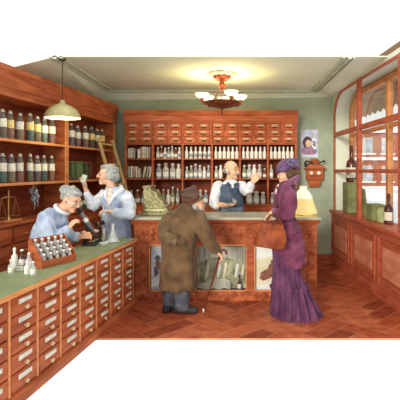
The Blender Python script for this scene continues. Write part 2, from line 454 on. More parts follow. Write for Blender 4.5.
# ------------------------------------------------------------------ bottle / jar builders
def bottle_profile(r, h, neck=0.4, sh=0.72):
    rn = r * neck
    return [(0, 0), (r * .92, 0), (r, h * .02), (r, h * sh * .94), (r * .9, h * sh), (rn * 1.15, h * (sh + .08)), (rn, h * (sh + .12)), (rn, h * .95), (rn * 1.3, h * .96), (rn * 1.3, h), (0, h)]
def big_bottle(r, h, cont, glass, name, lab, cat, loc, group, lblm=None, fill=0.45, seg=14):
    t = thing(name, lab, cat, loc, random.uniform(-0.3, 0.3), group)
    bm = newbm(); lathe(bm, bottle_profile(r, h, 0.55, 0.8), seg=seg); obj('glass_body', bm, glass, t)
    bm = newbm(); lathe(bm, [(0, 0.006), (r * .93, 0.006), (r * .93, h * fill), (0, h * fill)], seg=seg); obj('contents', bm, cont, t)
    bm = newbm(); lathe(bm, [(0, h), (r * .42, h), (r * .5, h * 1.02), (r * .5, h * 1.05), (r * .25, h * 1.06), (r * .4, h * 1.08), (r * .3, h * 1.11), (0, h * 1.115)], seg=10); obj('stopper', bm, steel if random.random() < .5 else label_holder, t)
    bm = newbm(); A = -PI * 0.33 - PI / 2 + 0.4
    lathe(bm, [(r * 1.015, h * .44), (r * 1.03, h * .45), (r * 1.03, h * .74), (r * 1.015, h * .75)], seg=10, a0=A, a1=A + PI * .7); obj('paper_label', bm, lblm or label_holder, t)
    return t

# ------------------------------------------------------------------ left wall cabinet
CO = V((-2.09, 7.3, 0))
def cabw(u, y, z):
    c, s = math.cos(TL), math.sin(TL)
    return V((CO.x + u * c - y * s, CO.y + u * s + y * c, z))
def upx(px):                 # photo column on the cabinet's front plane -> distance along it
    d = 1306.0 / (293.8 - px); return (7.3 - d) / 0.9903
UL = 3.25
cab = thing('wall_cabinet', 'tall orange-red wooden shelf cabinet along the left wall', 'cabinet', CO, TL)
bm = newbm()
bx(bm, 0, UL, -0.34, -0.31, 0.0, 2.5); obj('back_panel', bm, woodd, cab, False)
ud = upx(66.5)
for a, b in ((0.0, 0.06), (ud - 0.04, ud + 0.04), (UL - .05, UL)):
    bm = newbm(); bx(bm, a, b, -0.32, 0.0, 0.0, 2.5, 0, 0.004); bx(bm, a - 0.004, b + 0.004, -0.0, 0.012, 0.62, 2.45, 1, 0.003); obj('upright', bm, [wood, woodl], cab)
for z in (1.475, 1.96):
    bm = newbm(); bx(bm, 0.05, UL, -0.32, -0.005, z - 0.028, z, 0); bx(bm, 0.05, UL, -0.006, 0.006, z - 0.03, z + 0.002, 1, 0.003); obj('shelf', bm, [wood, woodl], cab)
bm = newbm(); bx(bm, 0.05, UL, -0.32, 0.02, 1.0, 1.03, 0, 0.004); obj('shelf', bm, wood, cab)
bm = newbm()
prof = [(-0.34, 2.42), (0.016, 2.42), (0.016, 2.50), (0.032, 2.52), (0.032, 2.58), (0.044, 2.61), (0.056, 2.67), (0.07, 2.69), (0.07, 2.74), (-0.34, 2.74)]
prism(bm, prof, 'x', -0.02, UL)
bx(bm, -0.04, UL, -0.33, 0.06, 2.70, 2.735); obj('cornice', bm, woodh, cab, True, 25)
bm = newbm()
bx(bm, 0.06, UL, -0.32, -0.01, 0.0, 1.0); obj('base_cupboard', bm, wood, cab, False)
for i in range(6):
    for z in (0.62, 0.81):
        a = 0.1 + i * 0.52
        bm = newbm(); bx(bm, a, a + 0.48, -0.01, 0.012, z, z + 0.165, 0, 0.005); dr = obj('drawer', bm, drawm, cab)
        bm = newbm(); tube(bm, [(a + .18, 0.012, z + .09), (a + .19, 0.03, z + .08), (a + .24, 0.034, z + .075), (a + .29, 0.03, z + .08), (a + .30, 0.012, z + .09)], 0.006, 6); obj('pull', bm, brass, dr)

conts = [mat('contents_%d' % i, c, None, 0.6, (30, 30, 30)) for i, c in enumerate(((140, 62, 48), (150, 112, 70), (104, 62, 78), (74, 104, 90), (170, 84, 48), (116, 84, 52), (62, 92, 88)))]
lbls = [mat('bottle_label_%d' % i, c, None, 0.7, (40, 40, 40)) for i, c in enumerate(((226, 218, 192), (218, 190, 122), (214, 208, 190)))]
for (pxs, z, tier, bay) in (((9, 16.5, 26, 36, 43, 50, 57.5), 1.96, 'upper', 'near'), ((9, 17.5, 26, 36, 43, 49.5, 57), 1.475, 'middle', 'near'),
                            ((72, 77.5, 84, 91.5, 97.5, 103, 107.5), 1.96, 'upper', 'far')):
    for i, px in enumerate(pxs):
        r = random.uniform(0.038, 0.046) * (1.06 if bay == 'near' else 1.25); h = random.uniform(0.285, 0.31)
        ci = random.randrange(7)
        big_bottle(r, h, conts[ci], glassb, 'specimen_bottle',
                   '%s glass bottle from the left on the left cabinet\'s %s shelf, %s bay' % (ORD[i + 1], tier, bay),
                   'bottle', cabw(upx(px), -0.075 if bay == 'near' else -0.1, z + 0.002), 'stoppered bottles on the %s shelf, %s bay of the left cabinet' % (tier, bay), lbls[random.choice((0, 0, 1, 2))], random.choice((0.5, 0.6, 0.7, 0.76)))
# books in the far bay
bookc = [mat('green_book', (92, 112, 78), (120, 138, 98), 0.7), mat('dark_green_book', (64, 80, 62), (88, 104, 80), 0.7), mat('brown_book', (96, 66, 46), (128, 92, 66), 0.7)]
def book(w_, h_, d_, cov, lab, loc, rz, group, lean=0.0, name='book'):
    t = thing(name, lab, 'book', loc, rz, group); t.rotation_euler = (0, lean, rz)
    bm = newbm(); bx(bm, -w_ / 2, w_ / 2, -d_, 0, 0, h_, 0, min(0.004, w_ * .2)); obj('cover', bm, cov, t)
    bm = newbm(); bx(bm, -w_ / 2 + w_ * .14, w_ / 2 - w_ * .14, -d_ - 0.001, -0.006, 0.004, h_ + 0.001); obj('pages', bm, papwhite, t)
    return t
for i, (px, w_, h_, m, lean, desc) in enumerate(((73.5, 0.05, 0.27, 1, 0.22, 'dark green book leaning at the left end of the left cabinet\'s far bay'),
        (78, 0.05, 0.25, 0, 0.1, 'slim green book leaning next to the dark green one in the left cabinet'),
        (84.5, 0.16, 0.27, 0, 0.0, 'wide green book box in the middle of the left cabinet\'s far bay'),
        (91, 0.06, 0.25, 1, 0.0, 'dark green book right of the wide green book box in the cabinet'),
        (95, 0.07, 0.26, 2, 0.0, 'brown book right of the green books beside the ladder'))):
    book(w_, h_, 0.18, bookc[m], desc, cabw(upx(px), -0.06, 1.477 + (0.012 if lean else 0)), TL, 'green and brown books in the left cabinet', lean)
# jars on the low shelf of the far bay
for i, px in enumerate((84, 89, 94, 100)):
    big_bottle(0.05, 0.17, conts[(i * 2 + 1) % 7], glassb, 'jar', '%s squat glass jar from the left on the left cabinet\'s low shelf behind the women' % ORD[i + 1], 'jar', cabw(upx(px), -0.07, 1.032), 'squat jars on the low shelf of the left cabinet', lbls[0], 0.6)
# brass balance on the near bay's low shelf
pb = cabw(upx(18.5), -0.12, 1.032)
sc = thing('balance_scale', 'brass balance scale with two hanging pans on the left cabinet\'s low shelf', 'scale', pb, TL)
bm = newbm(); bx(bm, -0.15, 0.15, -0.07, 0.07, 0, 0.025, 0, 0.006); obj('base', bm, woodl, sc)
bm = newbm(); lathe(bm, [(0.025, 0.025), (0.012, 0.05), (0.009, 0.1), (0.012, 0.12), (0.008, 0.2), (0.009, 0.34), (0.014, 0.345), (0.005, 0.375), (0, 0.38)], seg=10); obj('post', bm, brass, sc)
bm = newbm(); tube(bm, [(-0.125, 0, 0.268), (-0.06, 0, 0.282), (0, 0, 0.28), (0.06, 0, 0.282), (0.125, 0, 0.268)], [0.005, 0.008, 0.011, 0.008, 0.005], 8); obj('beam', bm, brass, sc)
for s in (-1, 1):
    bm = newbm(); lathe(bm, [(0, 0.05), (0.035, 0.052), (0.05, 0.062), (0.052, 0.064), (0.035, 0.056), (0, 0.054)], (s * 0.118, 0, 0), 12); pn = obj('pan', bm, brass, sc)
    bm = newbm()
    for k in range(3):
        a = k * 2 * PI / 3 + .3
        tube(bm, [(s * 0.118, 0, 0.268), (s * 0.118 + 0.05 * math.cos(a), 0.05 * math.sin(a), 0.063)], 0.0022, 5)
    obj('cord', bm, brass, pn)
# silvery dried bunch hanging below the middle shelf
pb = cabw(upx(37), -0.04, 1.445)
hb = thing('dried_bunch', 'silvery grey dried bunch hanging under the left cabinet\'s middle shelf', 'bunch', pb)
bm = newbm(); tube(bm, [(0, 0, 0), (0, 0, -0.05)], 0.004, 6); obj('string', bm, brass, hb)
bm = newbm()
for k in range(9):
    a = random.uniform(0, 2 * PI); r = random.uniform(0.03, 0.09); zz = random.uniform(-.12, .0)
    tube(bm, [(0, 0, -.10), (r * .5 * math.cos(a), r * .4 * math.sin(a), -.06 + zz * .3), (r * math.cos(a), r * .5 * math.sin(a), zz)], [.005, .004, .002], 6)
for p_, q_ in (((-.03, 0, -.08), .045), ((.02, 0, -.10), .05), ((.035, .01, -.16), .045), ((-.01, 0, -.17), .05)):
    ell(bm, p_, (q_ * .6, .02, q_), Matrix.Rotation(p_[0] * 12, 3, 'Y'))
tube(bm, [(.0, 0, -.18), (.015, 0, -.24), (.005, 0, -.31)], [.016, .01, .003], 6); tube(bm, [(.03, 0, -.18), (.05, 0, -.22), (.048, 0, -.27)], [.012, .008, .003], 6)
obj('stems', bm, mat('silver_grey', (104, 106, 106), (176, 180, 180), 0.5, (30, 30, 30)), hb)
# step ladder leaning on the cabinet
lad = thing('ladder', 'pale wooden ladder leaning on the left cabinet behind the woman', 'ladder', (0, 0, 0))
pa, pbb = cabw(upx(95.5), 0.05, 2.12), cabw(upx(109.5), 0.05, 2.12)
qa, qb = pa + V((0.62, -0.08, 0)), pbb + V((0.62, -0.08, 0)); qa.z = qb.z = 0.0
ladm = mat('pale_ladder_wood', (200, 168, 112), (222, 194, 142), 0.6, (4, 4, 12))
for p, q in ((pa, qa), (pbb, qb)):
    bm = newbm(); bx(bm, -0.03, 0.03, -0.016, 0.016, 0, (p - q).length, 0, 0.004)
    o = obj('rail', bm, ladm, lad); o.location = q; o.rotation_euler = (p - q).to_track_quat('Z', 'Y').to_euler()
for k in range(1, 7):
    t = k / 6.6 + 0.05
    a = qa.lerp(pa, t); b = qb.lerp(pbb, t); dr = (b - a)
    bm = newbm(); bx(bm, -0.035, 0.035, -0.012, 0.012, 0, dr.length, 0, 0.003)
    o = obj('tread', bm, ladm, lad); o.location = a; o.rotation_euler = dr.to_track_quat('Z', 'Y').to_euler()

# ------------------------------------------------------------------ left drawer counter
KO = V((-1.211, 5.03, 0)); KD = 0.42; KL = 2.72; KZ = 0.80
def ctr(u, y, z):
    c, s = math.cos(TL), math.sin(TL)
    return V((KO.x + u * c - y * s, KO.y + u * s + y * c, z))
cnt = thing('drawer_counter', 'long low counter of small labelled drawers on the left', 'counter', KO, TL)
bm = newbm(); bx(bm, 0, KL, -KD, -0.012, 0.0, KZ - 0.045); obj('carcass', bm, wood, cnt, False)
bm = newbm(); prism(bm, [(-0.012, 0), (0.03, 0), (0.03, 0.05), (0.015, 0.075), (-0.012, 0.085)], 'x', -0.01, KL); obj('plinth', bm, wood, cnt, True, 25)
cw = 0.315; nr = 5; z0 = 0.09; zh = (KZ - 0.055 - z0) / nr
bm = newbm()
for c in range(9):
    u = 0.02 + c * cw
    bx(bm, u - 0.012, u + 0.012, -0.012, 0.004, 0.08, KZ - 0.045, 0, 0.003)
    obj('stile', bm, woodl, cnt); bm = newbm()
bm.free()
for c in range(8):
    for r in range(nr):
        u = 0.02 + c * cw + 0.018; z = z0 + r * zh
        if u + cw > KL:
            continue
        bm = newbm(); bx(bm, u, u + cw - 0.036, -0.012, 0.006, z + 0.005, z + zh - 0.005, 0, 0.005); dr = obj('drawer', bm, drawm, cnt)
        um = u + cw / 2 - 0.018
        bm = newbm(); bx(bm, um - 0.075, um + 0.075, 0.006, 0.014, z + zh * .56, z + zh * .84, 0, 0.003)
        bx(bm, um - 0.066, um + 0.066, 0.0135, 0.0155, z + zh * .60, z + zh * .80, 1); obj('label_holder', bm, [steel, label_holder], dr)
        bm = newbm(); lathe(bm, [(0, 0), (0.009, 0), (0.009, 0.01), (0.017, 0.018), (0.014, 0.028), (0, 0.031)], (um, 0.006, z + zh * .30), 10, 0, Matrix.Rotation(-PI / 2, 3, 'X')); obj('knob', bm, knobm, dr)
bm = newbm(); bx(bm, -0.03, KL, -KD - 0.01, 0.035, KZ - 0.045, KZ - 0.008, 1, 0.006); bx(bm, -0.03, KL, -KD - 0.01, 0.03, KZ - 0.01, KZ, 0, 0.003)
o = obj('worktop', bm, [topm, woodl]); tag(o, 'long green worktop on the left drawer counter', 'worktop', None, KO, TL)

# vial rack on the worktop
ra = math.atan2(0.893, 0.45)       # rack's long axis heading
RK = V((-1.60, 3.48, KZ + 0.001)); RL = 0.36
rk = thing('vial_rack', 'stepped red wooden rack full of small glass vials on the green worktop', 'rack', RK, ra)
# local x along rack, y = towards the counter's back
for x0 in (0, RL - 0.012):
    bm = newbm(); prism(bm, [(0, 0), (0.17, 0), (0.17, 0.235), (0.15, 0.235), (0.0, 0.07)], 'x', x0, x0 + 0.012)
    obj('side_panel', bm, woodh, rk, False)
bm = newbm(); bx(bm, 0.012, RL - .012, 0.0, 0.012, 0, 0.06, 0, .003); obj('front_board', bm, woodh, rk); bm = newbm(); bx(bm, 0.012, RL - .012, 0.158, 0.17, 0, 0.232, 0, .003); obj('back_board', bm, woodh, rk)
steps = [(0.012, 0.048, 0.035), (0.048, 0.084, 0.072), (0.084, 0.12, 0.11), (0.12, 0.158, 0.148)]
for a, b, z in steps:
    bm = newbm(); bx(bm, 0.012, RL - .012, a, b, 0, z); obj('step', bm, woodd, rk, False)
rw = ['front', 'second', 'third', 'back']
for j, (a, b, z) in enumerate(steps):
    for i in range(5):
        x = 0.045 + i * (RL - 0.09) / 4
        p = V(RK) + Matrix.Rotation(ra, 3, 'Z') @ V((x, (a + b) / 2, z + 0.001))
        t = thing('vial', '%s stoppered glass vial from the left in the rack\'s %s row' % (ORD[i + 1], rw[j]), 'vial', p, 0, 'glass vials in the wooden rack')
        bm = newbm(); lathe(bm, [(0, 0), (0.016, 0), (0.0172, 0.004), (0.0172, 0.04), (0.009, 0.05), (0.009, 0.062), (0, 0.062)], seg=10); obj('glass_body', bm, glassc, t)
        bm = newbm(); lathe(bm, [(0, 0.003), (0.013, 0.003), (0.013, 0.022), (0, 0.022)], seg=8); obj('contents', bm, [white, papwhite, conts[5], white, steel][(i * 2 + j) % 5], t)
        bm = newbm(); lathe(bm, [(0.008, 0.062), (0.012, 0.064), (0.014, 0.076), (0.006, 0.081), (0, 0.082)], seg=8); obj('stopper', bm, white, t)
# small bottles near the worktop's near end
for px, y, h, r, m, desc in ((11, 273.5, 0.10, 0.022, glassc, 'small clear bottle with white label, leftmost on the green worktop'),
        (14.5, 268, 0.155, 0.025, white, 'tallest cream bottle with a narrow neck on the green worktop'),
        (22, 267, 0.135, 0.030, bottleb, 'dark brown bottle at the back of the little bottles on the worktop'),
        (29, 268.5, 0.12, 0.024, glassc, 'clear bottle just right of the dark brown bottle on the worktop'),
        (27, 274, 0.095, 0.021, white, 'small white bottle in front of the dark brown bottle'),
        (33, 275.5, 0.10, 0.023, glassc, 'small clear bottle nearest the vial rack on the worktop')):
    d = (H - KZ) * F / (y - VY); p = W(px, y, d); p.z = KZ + 0.001
    t = thing('medicine_bottle', desc, 'bottle', p, 0, 'small bottles on the green worktop')
    bm = newbm(); lathe(bm, bottle_profile(r, h, .42, .66), seg=12); obj('bottle_body', bm, m, t)
    bm = newbm(); lathe(bm, [(r * .5, h), (r * .55, h * 1.05), (r * .3, h * 1.1), (0, h * 1.11)], seg=8); obj('stopper', bm, white, t)
    bm = newbm(); lathe(bm, [(r * 1.02, h * .15), (r * 1.035, h * .16), (r * 1.035, h * .5), (r * 1.02, h * .51)], seg=8, a0=-PI, a1=-0.1); obj('paper_label', bm, papwhite, t)
p = W(19.5, 271.5, 3.4); p.z = KZ + .001
t = thing('weight_block', 'grey metal weight block among the small bottles on the worktop', 'weight', p, 0.3)
bm = newbm(); bx(bm, -0.03, 0.03, -0.02, 0.02, 0, 0.04, 0, .004); obj('block', bm, steel, t)
bm = newbm(); lathe(bm, [(0.006, 0.04), (0.006, 0.05), (0.012, 0.056), (0.01, 0.066), (0, 0.069)], seg=8); obj('knob', bm, steel, t)

# microscope
mc = thing('microscope', 'black and brass microscope on the green worktop in front of the bending woman', 'microscope', (-1.575, 4.58, KZ + 0.001))
bm = newbm(); bx(bm, -0.075, 0.06, -0.06, 0.06, 0, 0.022, 0, 0.008); bx(bm, -0.07, -0.03, -0.02, 0.02, 0.02, 0.12, 0, .006); obj('base', bm, black, mc)
ax = V((-0.52, 0, 0.85)).normalized(); p0 = V((0.03, 0, 0.13))
bm = newbm(); tube(bm, [(-0.05, 0, 0.10), (-0.02, 0.0, 0.16), (-0.06, 0, 0.23)], [0.02, 0.022, 0.016], 8); obj('arm', bm, black, mc)
bm = newbm(); tube(bm, [p0, p0 + ax * 0.05], [0.012, 0.02], 10); tube(bm, [p0 + ax * .05, p0 + ax * 0.22], 0.024, 12); obj('tube', bm, mat('gunmetal', (84, 80, 78), (130, 126, 122), .35, (20, 20, 20), metal=.4), mc); bm = newbm(); tube(bm, [p0 + ax * .12, p0 + ax * .16], .0265, 12); obj('brass_collar', bm, steel, mc)
bm = newbm(); tube(bm, [p0 + ax * .22, p0 + ax * .245, p0 + ax * .275], [0.028, 0.02, 0.022], 10); obj('eyepiece', bm, black, mc)
bm = newbm(); bx(bm, -0.03, 0.075, -0.045, 0.045, 0.085, 0.097, 0, .003); obj('stage', bm, black, mc)
bm = newbm(); lathe(bm, [(0, 0), (.02, 0), (.02, .014), (0, .014)], (-0.04, -0.03, 0.13), 10, 0, Matrix.Rotation(PI / 2, 3, 'X')); obj('focus_knob', bm, brass, mc)
mc.rotation_euler = (0, 0, 0.15); mc.scale = (1.15, 1.15, 1.1)
# small apparatus beside it
ap = thing('lens_stand', 'dark metal lens stand beside the microscope on the green worktop', 'instrument', (-1.545, 4.80, KZ + 0.001))
bm = newbm(); lathe(bm, [(0, 0), (.05, 0), (.05, .012), (.015, .02), (.008, .04), (.008, .17), (.012, .175), (0, .18)], seg=12); obj('stand', bm, black, ap)
bm = newbm(); tube(bm, [(-.055, 0, .19), (-.05, 0, .192), (.045, 0, .222), (.05, 0, .224)], [.016, .026, .026, .018], 12); obj('lens_barrel', bm, black, ap); bm = newbm(); tube(bm, [(-.012, 0, .2), (.004, 0, .206)], .029, 12); obj('brass_band', bm, brass, ap); bm = newbm(); tube(bm, [(.045, .0, .01), (.045, 0, .15)], .02, 10); obj('side_tube', bm, steel, ap)
bm = newbm(); ell(bm, (-0.05, 0, 0.12), (0.05, 0.018, 0.022)); obj('dial', bm, steel, ap)
ds = thing('glass_dish', 'shallow glass dish near the foot of the microscope', 'dish', (-1.43, 4.60, KZ + .001))
bm = newbm(); lathe(bm, [(0, 0), (.035, 0), (.055, .025), (.058, .026), (.037, .004), (0, .004)], seg=16); obj('bowl', bm, glassc, ds)
# conical flask
fl = thing('conical_flask', 'clear conical glass flask near the far end of the green worktop', 'flask', (-1.39, 4.78, KZ + .001))
bm = newbm(); lathe(bm, [(0, 0), (.075, 0), (.08, .008), (.02, .13), (.018, .2), (.024, .206), (.02, .206), (.014, .13), (.07, .012), (0, .006)], seg=18); obj('glass_body', bm, glassc, fl)
bm = newbm(); lathe(bm, [(0, 0.008), (.07, 0.01), (.05, .05), (0, .05)], seg=16); obj('liquid', bm, mat('pale_liquid', (196, 200, 180), (210, 214, 196), 0.1), fl)

# ------------------------------------------------------------------ back shelf unit
BY = 7.15; bs = BY / F
def bpx(px): return (px - VX) * bs
def bz(y): return H - (y - VY) * bs
XL, XR_ = bpx(125.5), bpx(296.0)
bk = thing('shelf_unit', 'large red wooden wall unit of drawers and shelves behind the counter', 'shelf unit', (0, BY, 0))
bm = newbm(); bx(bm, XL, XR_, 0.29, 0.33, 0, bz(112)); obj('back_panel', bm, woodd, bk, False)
bays = [125.5, 152.5, 182.5, 212, 240, 268, 296.0]
for px in bays:
    a = bpx(px); bm = newbm(); bx(bm, a - 0.016, a + 0.016, 0.0, 0.3, 0, bz(123), 0, .003); obj('upright', bm, woodh, bk)
zs1, zs2, zs3 = bz(158.5), bz(178.5), bz(204.5)
for z in (bz(143.5), zs1, zs2, zs3):
    bm = newbm(); bx(bm, XL, XR_, -0.004, 0.3, z - 0.02, z, 0, .003); obj('shelf', bm, wood, bk)
bm = newbm()
prism(bm, [(0.33, bz(123)), (-0.01, bz(123)), (-0.01, bz(121.5)), (-0.025, bz(121)), (-0.025, bz(116)), (-0.05, bz(113.5)), (-0.06, bz(110.5)), (0.33, bz(110.5))], 'x', XL - 0.025, XR_ + 0.025); obj('cornice', bm, woodh, bk, True, 25)
bm = newbm(); bx(bm, XL, XR_, 0.02, 0.29, bz(143.5), bz(123)); bx(bm, XL, XR_, 0.02, 0.29, 0.02, zs3 - 0.02); obj('drawer_case', bm, wood, bk, False)
for c in range(12):
    x0 = bpx(125.5 + c * 14.208) + 0.02; x1 = bpx(125.5 + (c + 1) * 14.208) - 0.02
    rows = [(bz(143.2 - r * 6.7), bz(143.2 - (r + 1) * 6.7)) for r in range(3)] + [(zs3 - 0.24, zs3 - 0.025), (zs3 - 0.5, zs3 - 0.25)]
    for r, (z0, z1) in enumerate(rows):
        if r > 2 and c % 2:
            continue
        xx = x1 if r < 3 else bpx(125.5 + (c + 2) * 14.208) - 0.02
        bm = newbm(); bx(bm, x0, xx, 0.0, 0.025, z0 + .003, z1 - .003, 0, .004); dr = obj('drawer', bm, drawm, bk)
        xm = (x0 + xx) / 2
        if r < 3:
            bm = newbm(); bx(bm, xm - .055, xm + .055, -.008, 0.0, z0 + .055, z1 - .022, 0, .002); obj('label_holder', bm, agedl, dr)
            bm = newbm(); tube(bm, [(xm - .04, 0, z0 + .05), (xm - .03, -.02, z0 + .04), (xm, -.024, z0 + .036), (xm + .03, -.02, z0 + .04), (xm + .04, 0, z0 + .05)], .006, 6); obj('pull', bm, black, dr)
        else:
            bm = newbm(); lathe(bm, [(0, 0), (.012, 0), (.02, -.02), (0, -.03)], (xm, 0, (z0 + z1) / 2), 10, 0, Matrix.Rotation(-PI / 2, 3, 'X')); obj('knob', bm, brass, dr)

# stock on the back shelves
def ceramic(r, h, ms, lab, cat, loc, group, neck=.45, sh=.66, name='bottle', cap=0.12):
    key = (round(r, 3), round(h, 3), neck, sh, cap, tuple(m.name for m in ms))
    if key not in PROTO:
        bm = newbm(); lathe(bm, bottle_profile(r, h * (1 - cap), neck, sh), seg=12)
        rn = r * neck * 1.25; hh = h * (1 - cap)
        lathe(bm, [(rn * .8, hh), (rn, hh + h * cap * .2), (rn, hh + h * cap * .6), (rn * .6, h), (0, h)], seg=10, mi=1)
        lathe(bm, [(r * 1.01, h * .14), (r * 1.02, h * .15), (r * 1.02, h * .4), (r * 1.01, h * .41)], seg=8, mi=2, a0=-PI * .85, a1=-PI * .15)
        o = obj(name, bm, list(ms)); PROTO[key] = o.data
    else:
        o = bpy.data.objects.new(name, PROTO[key]); C.objects.link(o)
    return tag(o, lab, cat, group, loc)
PROTO = {}
inkm = mat('printed_label', (120, 130, 140), (196, 198, 196), 0.7, (60, 60, 60))
brownb = mat('brown_bottle', (112, 72, 52), (150, 100, 74), 0.3)
greyb = mat('grey_glass_bottle', (150, 156, 150), (196, 200, 192), 0.25, (20, 20, 20))
blueg = mat('blue_grey_glass_bottle', (116, 126, 136), (170, 176, 180), 0.25, (20, 20, 20))
greenb = mat('green_glass_bottle', (112, 126, 96), (156, 166, 132), 0.25, (20, 20, 20))
yel = mat('yellow_cap', (196, 170, 90), (220, 196, 120), 0.5)
capred = mat('red_cap', (150, 60, 50), (170, 80, 66), 0.5)
bayn = ['first', 'second', 'third', 'fourth', 'fifth', 'last']
bo = 0.09
# top row
for b, (p0, p1, n) in enumerate(((0, 0, 0), (157, 178.8, 7), (186, 209, 6), (215.6, 237, 6), (243.5, 265, 6), (271.5, 292.6, 6))):
    for i in range(n):
        px = p0 + (p1 - p0) * i / max(1, n - 1)
        if b == 1:
            m = [(greyb, white, white), (brownb, white, white), (white, white, inkm), (blueg, white, white)][i % 4]
            ceramic(.031, [.2, .22, .19][i % 3], m, '%s apothecary bottle from the left in the back unit\'s top row, second bay' % ORD[i + 1], 'bottle', (bpx(px), BY + bo, zs1 + .001), 'mixed bottles in the top row of the back unit')
        else:
            dk = b == 2 and i in (1, 2, 3, 4, 5)
            ceramic(.031, .205, (white, white, inkm if dk else papwhite), '%s white bottle from the left in the back unit\'s top row, %s bay' % (ORD[i + 1], bayn[b]), 'bottle', (bpx(px), BY + bo, zs1 + .001), 'white bottles in the top row of the back unit')
# books, top row first bay and second row first bay
bcs = [mat('pale_booklet_%d' % i, c, None, 0.8, (20, 20, 20)) for i, c in enumerate(((206, 202, 186), (180, 180, 168), (196, 186, 160), (150, 154, 150), (214, 208, 200), (170, 140, 116)))]
k = 0
for px, w_, h_, ln in ((128.2, .045, .17, 0), (130.7, .04, .18, 0), (133, .04, .17, 0), (138, .05, .16, 0), (140.5, .04, .19, 0), (142.5, .035, .2, 0), (144.5, .04, .2, 0), (146.8, .035, .19, 0), (149, .035, .2, 0.0)):
    k += 1
    book(w_ * .85, h_, .15, bcs[k % 6], '%s pale booklet from the left in the back unit\'s top row, first bay' % ORD[k], (bpx(px), BY + .05, zs1 + .004), PI, 'pale booklets in the top row', -ln, 'booklet')
k = 0
for px, w_, h_, ln in ((128, .035, .2, 0), (130.7, .03, .21, 0), (133.4, .035, .19, 0), (136, .03, .2, -.06), (139, .035, .17, -.1), (142.5, .03, .2, .2), (145.7, .03, .21, .2), (148.9, .03, .2, .12)):
    k += 1
    book(w_, h_ * .95, .15, bcs[(k + 2) % 6], '%s pale booklet from the left in the back unit\'s middle row, first bay' % ORD[k], (bpx(px), BY + .05, zs2 + .012), PI, 'pale booklets in the middle row', -ln, 'booklet')
# middle row
mid = {1: ((158, blueg, .25, .05), (165, greyb, .27, .055), (172, greyb, .26, .05), (178, white, .25, .045)),
       2: ((186.3, greyb, .2, .034), (190.7, greenb, .22, .034), (195.2, blueg, .25, .036), (199.7, greyb, .23, .034), (204, white, .2, .032), (208.3, blueg, .22, .033)),
       3: ((216, greyb, .21, .034), (220.5, white, .23, .034)),
       4: ((244.5, greenb, .23, .04), (249.5, greyb, .24, .04), (254.5, white, .24, .04), (260, greyb, .24, .04), (265, brownb, .17, .032)),
       5: ((271.5, greyb, .24, .04),)}
for b, rowd in mid.items():
    for i, (px, m, h, r) in enumerate(rowd):
        ceramic(r, h, (m, yel if (b == 1 and i == 1) or (b == 5) else white, white), '%s stoppered bottle from the left in the back unit\'s middle row, %s bay' % (ORD[i + 1], bayn[b]), 'bottle', (bpx(px), BY + bo, zs2 + .001), 'bottles in the middle row of the back unit', .5, .72)
low = {0: ((130, blueg, .24, .05), (136.3, brownb, .25, .05), (142.2, blueg, .22, .045)),
       1: ((157, brownb, .25, .05), (162.5, greenb, .26, .032), (167.5, white, .25, .035), (172, greenb, .3, .036), (177, greyb, .27, .034)),
       2: ((200, greyb, .25, .045), (205.5, blueg, .24, .045)),
       4: ((249.5, greyb, .22, .055), (256.6, greyb, .22, .052), (263.4, greyb, .21, .045)),
       5: ((273.5, blueg, .2, .05), (291.5, greyb, .2, .05))}
for b, rowd in low.items():
    for i, (px, m, h, r) in enumerate(rowd):
        jar = b >= 4
        ceramic(r, h, (m, white, white), '%s %s from the left in the back unit\'s bottom row, %s bay' % (ORD[i + 1], 'lidded jar' if jar else 'stoppered bottle', bayn[b]), 'jar' if jar else 'bottle', (bpx(px), BY + bo, zs3 + .001), 'jars and bottles in the bottom row of the back unit', .62 if jar else .36, .68, 'jar' if jar else 'bottle')

# ------------------------------------------------------------------ main counter
MX0, MX1, MY, MD = -1.2625, 1.025, 5.25, 0.65
mn = thing('carved_counter', 'carved red wooden shop counter with glazed display panels', 'counter', (0, MY, 0))
bm = newbm()
bx(bm, MX0, MX1, 0.16, MD - 0.05, 0.02, 0.99); bx(bm, MX0, MX1, 0.0, 0.16, 0.69, 0.985); bx(bm, MX0, MX1, 0.0, 0.16, 0.0, 0.10)
obj('carcass', bm, wood, mn, False)
panes = [(-1.075, -0.575), (-0.5, 0.15), (0.2375, 0.8)]
pil = [(MX0, -1.075), (-0.575, -0.5), (0.15, 0.2375), (0.8, MX1)]
for a, b in pil:
    bm = newbm(); bx(bm, a, b, -0.002, 0.16, 0.1, 0.69, 0, .004); p = obj('pilaster', bm, woodh, mn)
    if b - a > 0.1:
        bm = newbm(); xm = (a + b) / 2; wd = (b - a) / 2 - 0.035
        for s in (-1, 1):
            for z, fl_ in ((0.2, 1), (0.36, -1), (0.52, 1)):
                tube(bm, [(xm + s * x_, -0.006, z + zz) for x_, zz in sp((wd * .55, 0.05), wd * .42, .008, -PI / 2 * fl_, 1.4, 20, fl_)], [.009 + .004 * math.sin(PI * q / 20) for q in range(21)], 6)
        tube(bm, [(xm + 0.012 * math.sin(q * 1.1), -0.006, 0.13 + q * 0.05) for q in range(11)], .012, 6)
        for z in (.28, .44, .6):
            ell(bm, (xm, -0.004, z), (.02, .012, .026))
        for s in (-1, 1):
            bx(bm, xm + s * (wd + .02) - .006, xm + s * (wd + .02) + .006, -.012, .002, .12, .67, 0, .002)
        obj('carving', bm, carve, p)
